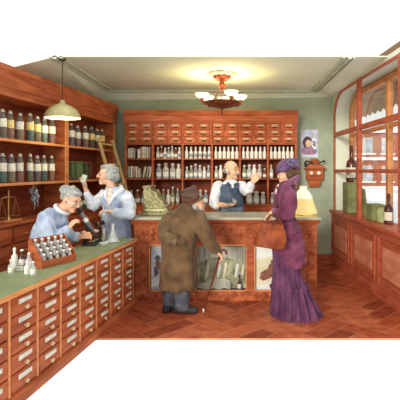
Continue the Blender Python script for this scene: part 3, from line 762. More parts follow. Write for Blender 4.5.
# carved frieze of scrolls
bm = newbm()
bx(bm, MX0 + .03, MX1 - .03, -.010, 0.004, .70, .715, 0, .003); bx(bm, MX0 + .03, MX1 - .03, -.010, 0.004, .935, .95, 0, .003)
nrep = 6; ln_ = (MX1 - MX0 - .1) / nrep
for k in range(nrep):
    cx = MX0 + .05 + ln_ * (k + .5)
    for s in (-1, 1):
        tube(bm, [(cx + s * x_, -.008, .825 + z_) for x_, z_ in sp((ln_ * .27, .015), .075, .010, PI, 1.6, 30, 1)], [.008 + .007 * q / 30 for q in range(31)], 6)
        tube(bm, [(cx + s * x_, -.008, .825 + z_) for x_, z_ in sp((ln_ * .42, -.055), .045, .008, PI / 2, 1.3, 20, -1)], [.006 + .006 * q / 20 for q in range(21)], 6)
        for q in range(5):
            a = .4 + q * .5
            ell(bm, (cx + s * (ln_ * .27 + .095 * math.cos(a)), -.004, .84 + .08 * math.sin(a)), (.022, .010, .010), Matrix.Rotation(-s * a, 3, 'Y'))
    ell(bm, (cx, -.006, .83), (.025, .018, .05)); ell(bm, (cx, -.006, .765), (.035, .014, .018)); ell(bm, (cx, -.006, .895), (.03, .014, .016))
obj('carved_frieze', bm, carve, mn)
bm = newbm(); prism(bm, [(0.02, .955), (-.02, .955), (-.03, .97), (-.045, .985), (-.045, 1.0), (0.02, 1.0)], 'x', MX0 - .03, MX1 + .03)
bx(bm, MX0 - .03, MX1 + .03, .02, MD, .985, 1.0); obj('top_moulding', bm, woodh, mn, True, 25)
bm = newbm(); prism(bm, [(0.02, 0), (-.045, 0), (-.045, .05), (-.02, .075), (-.012, .105), (0.02, .105)], 'x', MX0 - .02, MX1 + .02)
for k in range(30):
    ell(bm, (MX0 + .04 + k * .0765, -.03, .065), (.03, .012, .012), sub=1)
obj('base_moulding', bm, carve, mn, True, 25)
for a, b in panes:
    bm = newbm()
    for x0, x1, z0, z1 in ((a, a + .016, .1, .69), (b - .016, b, .1, .69), (a, b, .1, .118), (a, b, .672, .69)):
        bx(bm, x0, x1, -.008, .02, z0, z1, 0, .003)
    fr = obj('pane_frame', bm, woodl, mn)
    bm = newbm(); bx(bm, a + .01, b - .01, .004, .007, .11, .68); obj('glass_pane', bm, pane, fr)
bm = newbm(); bx(bm, MX0 - .045, MX1 + .05, -.06, MD + .02, 1.0, 1.03, 0, .006)
o = obj('counter_slab', bm, marble); tag(o, 'grey stone slab on the carved shop counter', 'counter top', None, (0, MY, 0.001))
# display in the glazed panels
pcol = [mat('poster_blue', (164, 180, 200), (222, 228, 232), 0.7, (8, 8, 8)), mat('poster_olive', (104, 108, 74), (196, 194, 154), 0.7, (11, 5, 7)), mat('poster_cream', (216, 206, 172), (234, 226, 200), 0.7, (6, 6, 6)),
        mat('poster_figure', (120, 66, 50), (150, 92, 70), 0.7, (20, 20, 20)), mat('poster_white', (228, 230, 226), (240, 242, 238), 0.7, (9, 9, 9)), mat('poster_dark', (84, 70, 78), (110, 92, 98), 0.7, (12, 12, 12))]
def flat(bm, pts, y, mi):
    prism(bm, pts, 'y', y - .002, y, mi)
def blob2(cx, cz, rx, rz, n=14, rot=0.0):
    return [(cx + rx * math.cos(2 * PI * k / n) * math.cos(rot) - rz * math.sin(2 * PI * k / n) * math.sin(rot), cz + rx * math.cos(2 * PI * k / n) * math.sin(rot) + rz * math.sin(2 * PI * k / n) * math.cos(rot)) for k in range(n)]
bm = newbm(); a, b = panes[0]
bx(bm, a + .02, b - .02, 0, .01, .0, .55, 0)
flat(bm, blob2(a + .10, .40, .03, .035), -.001, 5); flat(bm, [(a + .09, .38), (a + .14, .34), (a + .15, .22), (a + .11, .26), (a + .07, .32)], -.001, 3); flat(bm, [(a + .05, .28), (a + .09, .3), (a + .12, .2), (a + .06, .16)], -.0015, 5); flat(bm, [(a + .02, .03), (a + .2, .05), (a + .16, .13), (a + .03, .15)], -.001, 4)
o = obj('poster', bm, pcol, None, False); tag(o, 'bluish poster with a dark figure in the counter\'s left glazed panel', 'poster', 'posters in the counter', (0, MY + .04, .115))
bm = newbm(); a, b = panes[1]
bx(bm, a + .01, b - .01, 0, .01, .0, .55, 1)
flat(bm, blob2(a + .13, .33, .018, .045), -.001, 5)
for q in range(7):
    xx = a + .12 + q * .075; flat(bm, [(xx, .12 + .02 * (q % 3)), (xx + .02, .12), (xx + .055, .26 + .03 * (q % 2)), (xx + .04, .36 - .02 * (q % 3)), (xx + .02, .3)], -.001, (2, 1, 4)[q % 3])
o = obj('poster', bm, pcol, None, False); tag(o, 'olive landscape poster behind the pale drape in the counter\'s middle panel', 'poster', 'posters in the counter', (0, MY + .105, .115))
bm = newbm(); a, b = panes[2]
bx(bm, a + .01, b - .02, 0, .01, .0, .55, 4)
flat(bm, [(a + .02, .05), (a + .3, .1), (a + .31, .44), (a + .02, .38)], -.002, 2)
flat(bm, [(a + .07, .14), (a + .12, .11), (a + .24, .16), (a + .27, .3), (a + .2, .33), (a + .17, .26), (a + .09, .22)], -.004, 3); flat(bm, blob2(a + .24, .345, .03, .035), -.004, 5); flat(bm, [(a + .33, .1), (a + .5, .05), (a + .5, .45), (a + .33, .44)], -.001, 0)
o = obj('poster', bm, pcol, None, False); tag(o, 'cream poster with a red-brown figure in the counter\'s right glazed panel', 'poster', 'posters in the counter', (0, MY + .04, .115))
# pale drape, cloth and bottle in the middle panel
def sheet(name, fn, nu, nv, m, lab, cat, loc):
    bm = newbm(); G = [[bm.verts.new(fn(i / nu, j / nv)) for j in range(nv + 1)] for i in range(nu + 1)]
    for i in range(nu):
        for j in range(nv):
            bm.faces.new((G[i][j], G[i + 1][j], G[i + 1][j + 1], G[i][j + 1]))
    bmesh.ops.solidify(bm, geom=bm.faces[:], thickness=.004)
    o = obj(name, bm, m); return tag(o, lab, cat, None, loc)
a, b = panes[1]
drp = mat('pale_drape_cloth', (220, 220, 200), (242, 240, 224), 0.8, (20, 4, 4))
sheet('drape', lambda u, v: (a + .02 + u * (b - a - .04), -.03 + .010 * math.sin(u * 60), .56 - .005 - .13 * v - .10 * (2 * u - 1) ** 2 * (v) - .02 * u), 80, 5, drp, 'pale pleated drape arched across the counter\'s middle glazed panel', 'drape', (0, MY + .08, .105))
sheet('display_cloth', lambda u, v: (a + .02 + u * .42, -.045 + .05 * v + .006 * math.sin(u * 25 + v * 5), .005 + v * (.13 * u * (1.35 - u) * 1.6 + .02) + .008 * math.sin(u * 17)), 50, 6, drp, 'white cloth heaped at the bottom of the counter\'s middle panel', 'cloth', (0, MY + .073, .122))
ceramic(.026, .2, (bottleb, bottleb, white), 'dark bottle with white label standing in the counter\'s middle panel', 'bottle', (b - .095, MY + .053, .102), None, .4, .6)

# cash register
cr_ = thing('cash_register', 'ornate greenish bronze cash register at the counter\'s left end', 'cash register', (-1.06, MY + .28, 1.032))
bm = newbm(); prism(bm, [(-.115, 0), (.21, 0), (.215, .045), (.2, .07), (.165, .11), (.12, .2), (.07, .235), (.045, .30), (-.02, .33), (-.025, .37), (-.115, .37)], 'y', -.13, .16)
obj('case', bm, regm, cr_)
bm = newbm(); bx(bm, -.135, .225, -.15, .18, 0, .05, 0, .01); obj('base', bm, regm, cr_); bm = newbm(); bx(bm, -.13, -.01, -.14, .17, .355, .385, 0, .008); obj('top_cap', bm, regm, cr_)
bm = newbm()
for x_, z_, s in ((-.06, .16, 1), (.03, .2, -1), (.09, .11, 1), (-.05, .28, -1)):
    tube(bm, [(x_ + p_, -.132, z_ + q_) for p_, q_ in sp((0, 0), .045, .006, 0, 1.8, 24, s)], .006, 6)
bx(bm, -.10, .15, -.14, -.13, .06, .085, 0, .003); obj('scroll_ornament', bm, mat('pale_bronze', (170, 166, 122), (206, 200, 156), .4, metal=.3), cr_)
bm = newbm()
for i in range(4):
    for j in range(3):
        x_ = .09 + j * .035; z_ = .20 - j * .045
        lathe(bm, [(.004, 0), (.004, .03), (.011, .032), (.011, .04), (0, .041)], (x_, -.09 + i * .05, z_ - .02), 8)
obj('keys', bm, white, cr_)
bm = newbm(); tube(bm, [(.21, .0, .1), (.235, 0, .1), (.24, 0, .16)], .007, 6); ell(bm, (.24, 0, .17), (.014, .014, .02)); obj('crank', bm, brass, cr_)

# table lamp
lampz = 1.032
lp = thing('table_lamp', 'glowing lamp with white glass dome and yellow shade on the counter\'s right end', 'lamp', (.885, MY + .2, lampz))
glow = mat('yellow_glow_cone', (236, 212, 142), (246, 226, 162), .6, emit=(255, 214, 120), estr=.22)
milk = mat('milk_glass', (240, 238, 216), (250, 248, 232), .3, emit=(255, 244, 210), estr=.25)
bm = newbm(); lathe(bm, [(0, 0), (.075, 0), (.08, .012), (.05, .03), (.03, .05), (.022, .09), (.03, .11), (.02, .12), (0, .12)], seg=18); obj('base', bm, white, lp)
bm = newbm(); lathe(bm, [(.178, .030), (.182, .033), (.115, .225), (.11, .225), (.174, .034)], seg=28); obj('lamp_shade', bm, glow, lp)  # emissive cone shaped as the lamp's spill of light, not a real shade
bm = newbm(); lathe(bm, [(.122, .222), (.118, .245), (.095, .285), (.07, .32), (.05, .335), (.045, .36), (.05, .375), (.047, .38), (.03, .38), (0, .37)], seg=22); obj('glass_dome', bm, milk, lp)
bm = newbm(); ell(bm, (0, 0, .17), (.03, .03, .045)); obj('bulb', bm, mat('bulb_glow', (255, 240, 200), None, emit=(255, 226, 150), estr=4), lp)
def plight(name, loc, e, col, r=.05):
    l = bpy.data.lights.new(name, 'POINT'); l.energy = e; l.color = col; l.shadow_soft_size = r
    o = bpy.data.objects.new(name, l); C.objects.link(o); o.location = loc; return o

# telephone on the back wall
tp = thing('wall_telephone', 'red wooden wall telephone with two pale bells on the green wall', 'telephone', (1.41, DB, 1.42))
bm = newbm(); bx(bm, -.15, .15, -.11, 0, 0.02, .22, 0, .01); prism(bm, [(-.19, .22), (.19, .22), (.10, .30), (-.10, .30)], 'y', -.15, 0); prism(bm, [(-.12, .02), (.12, .02), (.09, -.1), (-.09, -.1)], 'y', -.08, 0); obj('case', bm, wood, tp)
bm = newbm(); bx(bm, -.08, .08, -.06, 0, .30, .36, 0, .008); lathe(bm, [(.08, 0), (.07, .03), (.02, .045), (0, .046)], (0, -.03, .36), 16); obj('crest', bm, wood, tp)
for s in (-1, 1):
    bm = newbm(); lathe(bm, [(.035, 0), (.034, -.012), (.02, -.026), (0, -.03)], (s * .065, -.112, .145), 14, 0, Matrix.Rotation(-PI / 2, 3, 'X')); obj('bell', bm, white, tp)
bm = newbm(); tube(bm, [(-.04, -.15, .31), (-.09, -.16, .34), (-.16, -.15, .36), (-.18, -.14, .33), (-.17, -.13, .26)], [.012, .012, .016, .022, .026], 8); tube(bm, [(.04, -.15, .31), (.1, -.15, .34), (.16, -.14, .36)], [.01, .01, .02], 8); obj('receiver', bm, black, tp)
# poster on the back wall
po = thing('wall_print', 'pale blue-violet print of a dark-haired woman on the green wall', 'picture', (bpx(309) * DB / BY, DB - .012, 1.84))
bm = newbm(); bx(bm, -.16, .16, 0, .012, 0, .50, 0)
pm = [mat('print_blue', (164, 174, 202), (212, 216, 228), .7, (12, 12, 12)), mat('print_hair', (74, 60, 62), (104, 84, 82), .7, (30, 30, 30)), mat('print_face', (216, 182, 152), None, .7), mat('print_violet', (140, 112, 140), (170, 140, 160), .7, (16, 16, 16)), mat('print_white', (206, 208, 220), None, .7)]
flat(bm, blob2(.0, .13, .14, .09), -.0, 3); flat(bm, blob2(-.03, .31, .075, .07), -.001, 1); flat(bm, blob2(-.085, .24, .025, .07, rot=.3), -.001, 1); flat(bm, blob2(-.015, .255, .05, .06), -.0025, 2)
for q in range(3):
    flat(bm, blob2(.09, .3 - q * .05, .03, .055, rot=.5), -.001, 4)
flat(bm, [(-.12, .02), (.12, .02), (.12, .05), (-.12, .05)], -.001, 4)
obj('print_sheet', bm, pm, po, False)

# ------------------------------------------------------------------ things in the window
def rp(u, y, z): return rloc(u, y, z)
def bigjug(loc, s, lab):
    t = thing('jug_bottle', lab, 'bottle', loc, 0, 'large brown bottles in the window')
    bm = newbm(); lathe(bm, [(0, 0), (.085 * s, 0), (.095 * s, .01 * s), (.095 * s, .30 * s), (.085 * s, .35 * s), (.035 * s, .42 * s), (.03 * s, .45 * s), (.03 * s, .54 * s), (.045 * s, .55 * s), (.045 * s, .58 * s), (0, .58 * s)], seg=18); obj('bottle_body', bm, bottleb, t)
    bm = newbm(); lathe(bm, [(.025 * s, .58 * s), (.035 * s, .6 * s), (.03 * s, .64 * s), (0, .65 * s)], seg=10); obj('stopper', bm, bottleb, t)
    bm = newbm(); lathe(bm, [(.0965 * s, .08 * s), (.098 * s, .085 * s), (.098 * s, .25 * s), (.0965 * s, .255 * s)], seg=8, a0=-PI * .95, a1=-PI * .35); obj('paper_label', bm, label_holder, t)
bm = newbm(); bx(bm, -.14, .14, -.11, .11, 0, .5, 0, .008); o = obj('display_box', bm, greenbox); tag(o, 'tall olive green display box under the brown bottle in the window', 'box', 'display boxes in the window', rp(.55, .155, .917), TR)
bigjug(rp(.55, .155, 1.419), .95, 'large brown bottle on the tall green box in the window')
sheetm = greenc
bm = newbm()
G = []
for i in range(25):
    u = i / 24; row = []
    for j in range(9):
        v = j / 8
        row.append(bm.verts.new((.0 + u * .5, .0 + .025 * math.sin(u * 22) + v * .05 - .02, .56 - v * .555 - .16 * u * (1 - v) ** 1.0)))
    G.append(row)
for i in range(24):
    for j in range(8):
        bm.faces.new((G[i][j], G[i + 1][j], G[i + 1][j + 1], G[i][j + 1]))
bmesh.ops.solidify(bm, geom=bm.faces[:], thickness=.006)
o = obj('drape', bm, greenc); tag(o, 'light green cloth hanging in folds beside the box in the window', 'cloth', None, rp(.72, .15, .917), TR)
bm = newbm(); bx(bm, -.12, .12, -.09, .09, 0, .2, 0, .006); bx(bm, -.125, .125, -.095, .095, .2, .225, 0, .004)
o = obj('display_box', bm, greenbox); tag(o, 'low olive green box on the window sill before the snowy street', 'box', 'display boxes in the window', rp(1.60, .15, .917), TR)
bm = newbm(); lathe(bm, [(0, 0), (.07, 0), (.08, .02), (.08, .14), (.06, .17), (.065, .19), (0, .2)], seg=16); o = obj('green_pot', bm, greenc); tag(o, 'round green pot between the low box and brown bottle on the sill', 'pot', None, rp(1.83, .16, .917), 0)
bigjug(rp(2.05, .15, .917), .62, 'smaller brown bottle standing on the window sill at the right')

# ------------------------------------------------------------------ chandelier and pendant
cx_, cy_ = -.186, 6.0
bm = newbm(); lathe(bm, [(.18, 0), (.2, -.015), (.19, -.03), (.13, -.035), (.10, -.02), (0, -.02)], (cx_, cy_, ZT), 24)
for k in range(12):
    a = k * PI / 6
    ell(bm, (cx_ + .18 * math.cos(a), cy_ + .18 * math.sin(a), ZT - .03), (.055, .03, .025), Matrix.Rotation(a, 3, 'Z'))
struct('trim_3', bm, mat('plaster_rose', (200, 202, 180), (222, 222, 200), .8), smooth=True)
ch = thing('chandelier', 'copper chandelier with white glass bowl shades hanging from the ceiling', 'chandelier', (cx_, cy_, 0))
bm = newbm(); lathe(bm, [(.13, ZT - .035), (.125, ZT - .06), (.08, ZT - .10), (.03, ZT - .12), (.03, ZT - .14), (.055, ZT - .16), (.045, ZT - .2), (.02, ZT - .23), (0, ZT - .235)], seg=20); obj('canopy', bm, copper, ch)
bm = newbm()
for k in range(3):
    a = k * 2 * PI / 3 + .5
    tube(bm, [(.02 * math.cos(a), .02 * math.sin(a), ZT - .2), (.19 * math.cos(a), .19 * math.sin(a), 2.58)], .008, 6); obj('rod', bm, copper, ch); bm = newbm()
bm.free()
bm = newbm(); lathe(bm, [(0, 2.46), (.012, 2.46), (.02, 2.49), (.05, 2.5), (.16, 2.525), (.24, 2.565), (.26, 2.59), (.25, 2.595), (.15, 2.55), (0, 2.53)], seg=28); lathe(bm, [(0, 2.40), (.01, 2.41), (.016, 2.43), (.008, 2.46)], seg=8); obj('bowl', bm, copper, ch)
opal = mat('opal_glass', (244, 240, 222), (250, 248, 236), .3, emit=(255, 228, 160), estr=2.6)
for adeg in (193, 298, 22, 85, 140):
    a = math.radians(adeg); ca, sa = math.cos(a), math.sin(a)
    bm = newbm(); tube(bm, [(.2 * ca, .2 * sa, 2.55), (.25 * ca, .25 * sa, 2.555), (.28 * ca, .28 * sa, 2.59), (.285 * ca, .285 * sa, 2.635)], [.014, .016, .022, .03], 8); ar = obj('arm', bm, copper, ch)
    bm = newbm(); lathe(bm, [(.02, 2.635), (.055, 2.645), (.085, 2.67), (.098, 2.70), (.094, 2.70), (.08, 2.675), (.05, 2.652), (0, 2.645)], (.285 * ca, .285 * sa, 0), 18); obj('glass_shade', bm, opal, ar)
    if True:
        plight('chandelier_light', (cx_ + .285 * ca, cy_ + .285 * sa, 2.69), 5.0, (1, .80, .46), .12)
    bm = newbm(); ell(bm, (.285 * ca, .285 * sa, 2.675), (.022, .022, .03)); obj('bulb', bm, MATS['bulb_glow'], ar)
px_, py_, pz_ = -2.136, 5.2, 2.262
pd = thing('pendant_lamp', 'cream enamel dome lamp hanging on a cord by the left cabinet', 'pendant lamp', (px_, py_, 0))
enam = mat('olive_cream_enamel', (176, 170, 120), (198, 190, 140), .35)
bm = newbm(); lathe(bm, [(.215, pz_), (.218, pz_ + .008), (.205, pz_ + .05), (.17, pz_ + .105), (.11, pz_ + .15), (.05, pz_ + .175), (.03, pz_ + .19), (.03, pz_ + .22), (0, pz_ + .22)], seg=28); lathe(bm, [(.212, pz_), (.195, pz_ + .05), (.155, pz_ + .10), (.1, pz_ + .14), (0, pz_ + .165)], seg=28, mi=1)
obj('lamp_shade', bm, [enam, mat('white_enamel', (240, 236, 210), None, .4)], pd)
bm = newbm(); tube(bm, [(0, 0, pz_ + .21), (0, 0, ZT)], .006, 6); lathe(bm, [(.04, ZT), (.04, ZT - .02), (0, ZT - .04)], seg=12); obj('cord', bm, mat('brown_cord', (70, 50, 36)), pd)
bm = newbm(); ell(bm, (0, 0, pz_ + .07), (.045, .045, .06)); obj('bulb', bm, MATS['bulb_glow'], pd)
plight('pendant_light', (px_, py_, pz_ - .02), 5, (1, .86, .56), .06)
plight('table_lamp_light', (.885, MY + .2, lampz + .19), 2.0, (1, .84, .5), .03)

# ------------------------------------------------------------------ people
def basis(f, up=(0, 0, 1)):
    f = V(f).normalized(); l = V(up).cross(f).normalized(); u = f.cross(l)
    return Matrix((f, l, u)).transposed()      # columns: face, left, up
def head(bm, c, R, s=1.0, nose=1.0, ears=True):
    c = V(c)
    def e(p, r, rr=None): ell(bm, c + R @ (V(p) * s), V(r) * s, R if rr is None else R @ rr)
    e((-.012, 0, .03), (.098, .077, .092)); e((.028, 0, -.045), (.062, .056, .07)); e((.068, 0, -.096), (.026, .028, .022))
    e((.05, .036, -.03), (.04, .03, .034)); e((.05, -.036, -.03), (.04, .03, .034))
    e((.07, .03, .026), (.024, .028, .014)); e((.07, -.03, .026), (.024, .028, .014))
    seg_(bm, c + R @ (V((.088, 0, .02)) * s), c + R @ (V((.090 + .022 * nose, 0, -.02)) * s), .010 * s, .015 * s * nose)
    e((.098 - .010 * (1 - nose) * 2, .012, -.026), (.013, .010 * nose, .010)); e((.098 - .010 * (1 - nose) * 2, -.012, -.026), (.013, .010 * nose, .010))
    e((.082, 0, -.056), (.016, .026, .009)); e((.080, 0, -.070), (.015, .022, .010))
    for q in ((-1, 1) if ears else ()):
        e((-.008, q * .078, -.008), (.022, .012, .034))
def facebits(par, c, R, s=1.0, lips=True):
    c = V(c)
    bm = newbm()
    for q in (-1, 1):
        ell(bm, c + R @ (V((.079, q * .031, .006)) * s), V((.011, .015, .009)) * s, R, 2, 0)
        ell(bm, c + R @ (V((.087, q * .031, .006)) * s), V((.0055, .0065, .0075)) * s, R, 2, 1)
        tube(bm, [c + R @ (V((.090, q * .014, .030)) * s), c + R @ (V((.094, q * .032, .036)) * s), c + R @ (V((.078, q * .052, .029)) * s)], .004 * s, 5, 1)
    obj('eyes', bm, [eyew, eyem], par)
    if lips:
        bm = newbm(); ell(bm, c + R @ (V((.093, 0, -.057)) * s), V((.007, .02, .005)) * s, R); ell(bm, c + R @ (V((.092, 0, -.067)) * s), V((.007, .016, .006)) * s, R); obj('lips', bm, lipm, par)
def hand(bm, wrist, d, nrm, side=1, curl=.5, s=1.0):
    w0 = V(wrist); d = V(d).normalized(); nrm = (V(nrm) - d * V(nrm).dot(d)).normalized(); t = d.cross(nrm) * side
    for k in (-1.5, -.5, .5, 1.5):
        seg_(bm, w0 + t * k * .010 * s, w0 + (d * .08 + t * k * .020) * s, .016 * s, .012 * s)
    for k, ln in ((1.5, .070), (.5, .080), (-.5, .074), (-1.5, .058)):
        p = w0 + (d * .08 + t * k * .020) * s; a = curl * .6
        for j, fr in enumerate((.45, .32, .23)):
            dr = d * math.cos(a) + nrm * math.sin(a) + t * k * .05
            q = p + dr.normalized() * ln * fr * s
            seg_(bm, p, q, (.0095 - j * .001) * s, (.0088 - j * .001) * s); p = q; a += curl * .9
    p = w0 + (d * .02 + t * .022) * s; q = p + (d * .55 + t * .75 + nrm * .25).normalized() * .045 * s; r = q + (d * .85 + t * .15 + nrm * .5).normalized() * .032 * s
    seg_(bm, p, q, .014 * s, .011 * s); seg_(bm, q, r, .011 * s, .009 * s)
def folds(amp, f=8.0, g=3.0, sd=0.0):
    return lambda c: amp * (noise.noise(V((c.x * f + sd, c.y * f, c.z * g))) + .5 * noise.noise(V((c.x * f * 2.3, c.y * f * 2.3 + sd, c.z * g * 2))))
class Fig:
    def __init__(s, px0, d0, label):
        s.d = d0; s.k = d0 / F; s.x0 = (px0 - VX) * s.k; s.px0 = px0
        s.root = thing('person', label, 'person', (s.x0, d0, 0), 0)
    def p(s, px, py, y=0.0):       # figure-local point at a relative depth y
        k = (s.d + y) / F
        return V(((px - VX) * k - s.x0, y, H - (py - VY) * k))
    def sec(s, py, pxa, pxb, y=0.0, ry=.15):
        a = s.p(pxa, py, y); b = s.p(pxb, py, y)
        return ((a.x + b.x) / 2, y, a.z, (b.x - a.x) / 2, ry)

# --- woman in purple
g = Fig(283, 4.70, 'woman in purple velvet dress and feathered hat standing with a brown bag')
hc = g.p(286.6, 174.8, 0); R = basis((-1, .05, -.06))
bm = newbm(); head(bm, hc, R, .92, .75, False)
chain(bm, [hc + V((.02, 0, -.08)), g.p(287, 187), g.p(285, 200), g.p(284, 225)], [.045, .05, .10, .11])
for y in (-.09, .09):
    chain(bm, [g.p(284.5, 228, y * .5), V((0.05, y * .5, .48)), V((.08, y * .6, .08)), V((-.0, y * .6, .035))], [.07, .05, .04, .035])
hL = g.p(272.5, 212.5, -.20); hR = g.p(271, 213, .02)
chain(bm, [g.p(286, 190, -.14), g.p(290, 211, -.2), hL], [.05, .04, .026]); chain(bm, [g.p(286, 190, .14), g.p(289, 212, .17), hR], [.05, .04, .026])
hand(bm, hL, (-.6, 0, -.8), (.8, 0, -.5), 1, .95, .95); hand(bm, hR, (-.7, -.3, -.6), (.6, 0, -.8), -1, .95, .95)
remeshed('body', bm, skin, g.root, .0055, 3)
facebits(g.root, hc, R, .92)
bm = newbm()
loft(bm, [g.sec(236, 272, 300, 0, .175), g.sec(226, 272.5, 297, 0, .16), g.sec(216, 275.5, 294.5, 0, .12), g.sec(205, 273.5, 296, 0, .15), g.sec(195, 272.5, 297, 0, .165), g.sec(188, 275, 296, 0, .155), g.sec(184, 279, 294, 0, .11), g.sec(180.5, 282.5, 292, 0, .06)])
remeshed('bodice', bm, purple, g.root, .01, 3, folds(.014, 10, 6))
bm = newbm()
chain(bm, [g.p(287, 190, -.15), g.p(287.5, 197, -.185), g.p(289, 206, -.20), g.p(288, 213, -.205), g.p(281, 214, -.20), g.p(275, 212.5, -.20)], [.075, .098, .092, .08, .064, .045])
chain(bm, [g.p(287, 190, .15), g.p(287.5, 198, .17), g.p(289, 210, .17), g.p(280, 214, .09), g.p(274, 213, .04)], [.075, .095, .075, .06, .042])
remeshed('sleeves', bm, purple, g.root, .01, 3, folds(.020, 11, 13, 3))
bm = newbm()
for a_, y in ((g.p(274, 212.3, -.2), 0), (g.p(273, 213, .035), 0)):
    ell(bm, a_, (.028, .05, .05)); remeshed('cuff', bm, furm, g.root, .007, 2, folds(.004, 60, 60)); bm = newbm()
bm.free()
bm = newbm()
loft(bm, [g.sec(317.3, 271, 323.5, 0, .27), g.sec(314, 271.5, 321, 0, .26), g.sec(305, 272.5, 315, 0, .235), g.sec(296, 273, 310.5, 0, .205), g.sec(288, 273, 306.5, 0, .19), g.sec(284, 273.5, 304, 0, .17), g.sec(274, 273.5, 300.5, 0, .16), g.sec(262, 273, 299, 0, .16), g.sec(248, 272.5, 299, 0, .17), g.sec(232, 273, 297, 0, .165), g.sec(220, 275.5, 295, 0, .12)], 48)
def pleats(c):
    a = math.atan2(c.y, c.x - .08); k = max(0.0, min(1.0, (.62 - c.z) / .5))
    f = .006 + .024 * k
    lip = .024 * math.exp(-((c.z - .315) / .02) ** 2)
    return f * math.sin(a * 17 + 2.0 * noise.noise(c * 3) + c.z * 2) * (1 if c.z > .02 else .6) + lip + .006 * noise.noise(c * 7)
remeshed('skirt', bm, purpled, g.root, .011, 2, pleats)
bm = newbm()      # draped overskirt and bustle
loft(bm, [g.sec(265, 284, 305.5, 0.02, .10), g.sec(262, 281, 306, 0.0, .15), g.sec(255, 276, 305, 0, .185), g.sec(245, 272, 304, 0, .19), g.sec(235, 272, 302, 0, .18), g.sec(226, 273.5, 299, 0, .155), g.sec(218, 276, 295, 0, .125)], 40)
for q in range(4):
    z = 228 + q * 9
    pts = [g.p(276 + 5 * t + q, z - 6 + 13 * math.sin(t * .9 / 1.6) + t * 1.5, -.180 + .012 * t) for t in range(0, 6)]
    chain(bm, pts, [.028, .034, .04, .042, .038, .03])
remeshed('overskirt', bm, purple, g.root, .01, 2, folds(.016, 9, 12, 5))
# collar and hat
bm = newbm()
pts = []
for k in range(24):
    a = k / 23 * 1.7 * PI + .15 * PI + PI      # open to the front (-x)
    pts.append((math.cos(a - 0), math.sin(a)))
cb = g.p(288, 184)
tube(bm, [cb + V((x * .085 + .005, y * .105, .045 * (x + .2) - .0)) for x, y in pts], .030, 8)
tube(bm, [cb + V((x * .10 + .01, y * .12, .045 * (x + .2) + .035)) for x, y in pts if x > -.5], .024, 8)
remeshed('fur_collar', bm, furm, g.root, .008, 2, folds(.006, 40, 40))
bm = newbm(); ell(bm, g.p(277, 193, -.05), (.025, .05, .06)); ell(bm, g.p(279, 187.5, -.03), (.03, .05, .04)); obj('lace_jabot', bm, lace, g.root)
tilt = Matrix.Rotation(math.radians(-20), 3, 'Y')
bm = newbm(); hcen = g.p(286.0, 166.2, 0)
ell(bm, hcen + V((0, 0, .012)), (.112, .115, .074), tilt); ell(bm, hcen + tilt @ V((-.005, 0, -.028)), (.135, .135, .026), tilt)
hat = remeshed('hat', bm, hatp, g.root, .008, 3, folds(.007, 14, 14))
bm = newbm(); tube(bm, [hcen + tilt @ V((.118 * math.cos(q * PI / 10), .12 * math.sin(q * PI / 10), -.008)) for q in range(20)], .010, 8, closed=True)
for q in range(4):
    ell(bm, hcen + tilt @ V((.05 + .03 * math.cos(q * 1.3), -.11, .03 + .03 * math.sin(q * 1.3))), (.022, .012, .015), Matrix.Rotation(q * 1.3, 3, 'Y'))
obj('ribbon', bm, ribbon, hat)
bm = newbm()
for q in range(7):
    tube(bm, [hcen + V((.03 + .012 * q, -.07, .03)), hcen + V((.07 + .01 * q, -.085, .075 - q * .012)), hcen + V((.13, -.07, .085 - q * .02))], [.006, .014, .004], 6)
obj('feather', bm, ribbon, hat)
bm = newbm()
ell(bm, g.p(291, 173, 0), (.082, .086, .066)); ell(bm, g.p(295.5, 173.5, 0), (.06, .066, .07)); ell(bm, g.p(288.5, 171, 0), (.09, .088, .05)); ell(bm, g.p(289.5, 174.5, -.055), (.045, .035, .055)); ell(bm, g.p(289.5, 174.5, .055), (.045, .035, .055)); ell(bm, g.p(285, 170.5, -.06), (.04, .022, .025))
for q in range(5):
    ell(bm, g.p(292 + 1.2 * math.cos(q * 1.7), 177.5 + q * .9, -.04 + .02 * (q % 3)), (.024, .024, .03))
remeshed('hair', bm, brownhair, g.root, .007, 2, folds(.006, 26, 10))
# bag
bg = thing('leather_bag', 'brown leather handbag held by the woman in purple', 'bag', g.p(271.5, 235, -.30) + V((g.x0, g.d, 0)))
bm = newbm()
loft(bm, [(0, 0, -.135, .155, .06), (0, 0, -.125, .168, .075), (0, 0, -.04, .168, .075), (0, 0, .05, .145, .055), (0, 0, .115, .115, .03), (0, 0, .125, .105, .022)], 24)
remeshed('bag_body', bm, leather, bg, .008, 2, folds(.006, 9, 9, 2))
bm = newbm(); tube(bm, [(-.11, 0, .122), (-.04, 0, .132), (.04, 0, .132), (.11, 0, .122)], .014, 8); bx(bm, -.015, .015, -.034, -.02, .10, .135, 0, .003); obj('frame_clasp', bm, leatherd, bg)
bm = newbm()
for y in (-.022, .022):
    tube(bm, [(-.075, y, .115), (-.07, y, .16), (-.04, y * .8, .205), (0, y * .6, .222), (.04, y * .8, .205), (.07, y, .16), (.075, y, .115)], .008, 6)
    obj('handle', bm, leatherd, bg); bm = newbm()
bm.free()
bg.rotation_euler = (0, math.radians(8), .1)

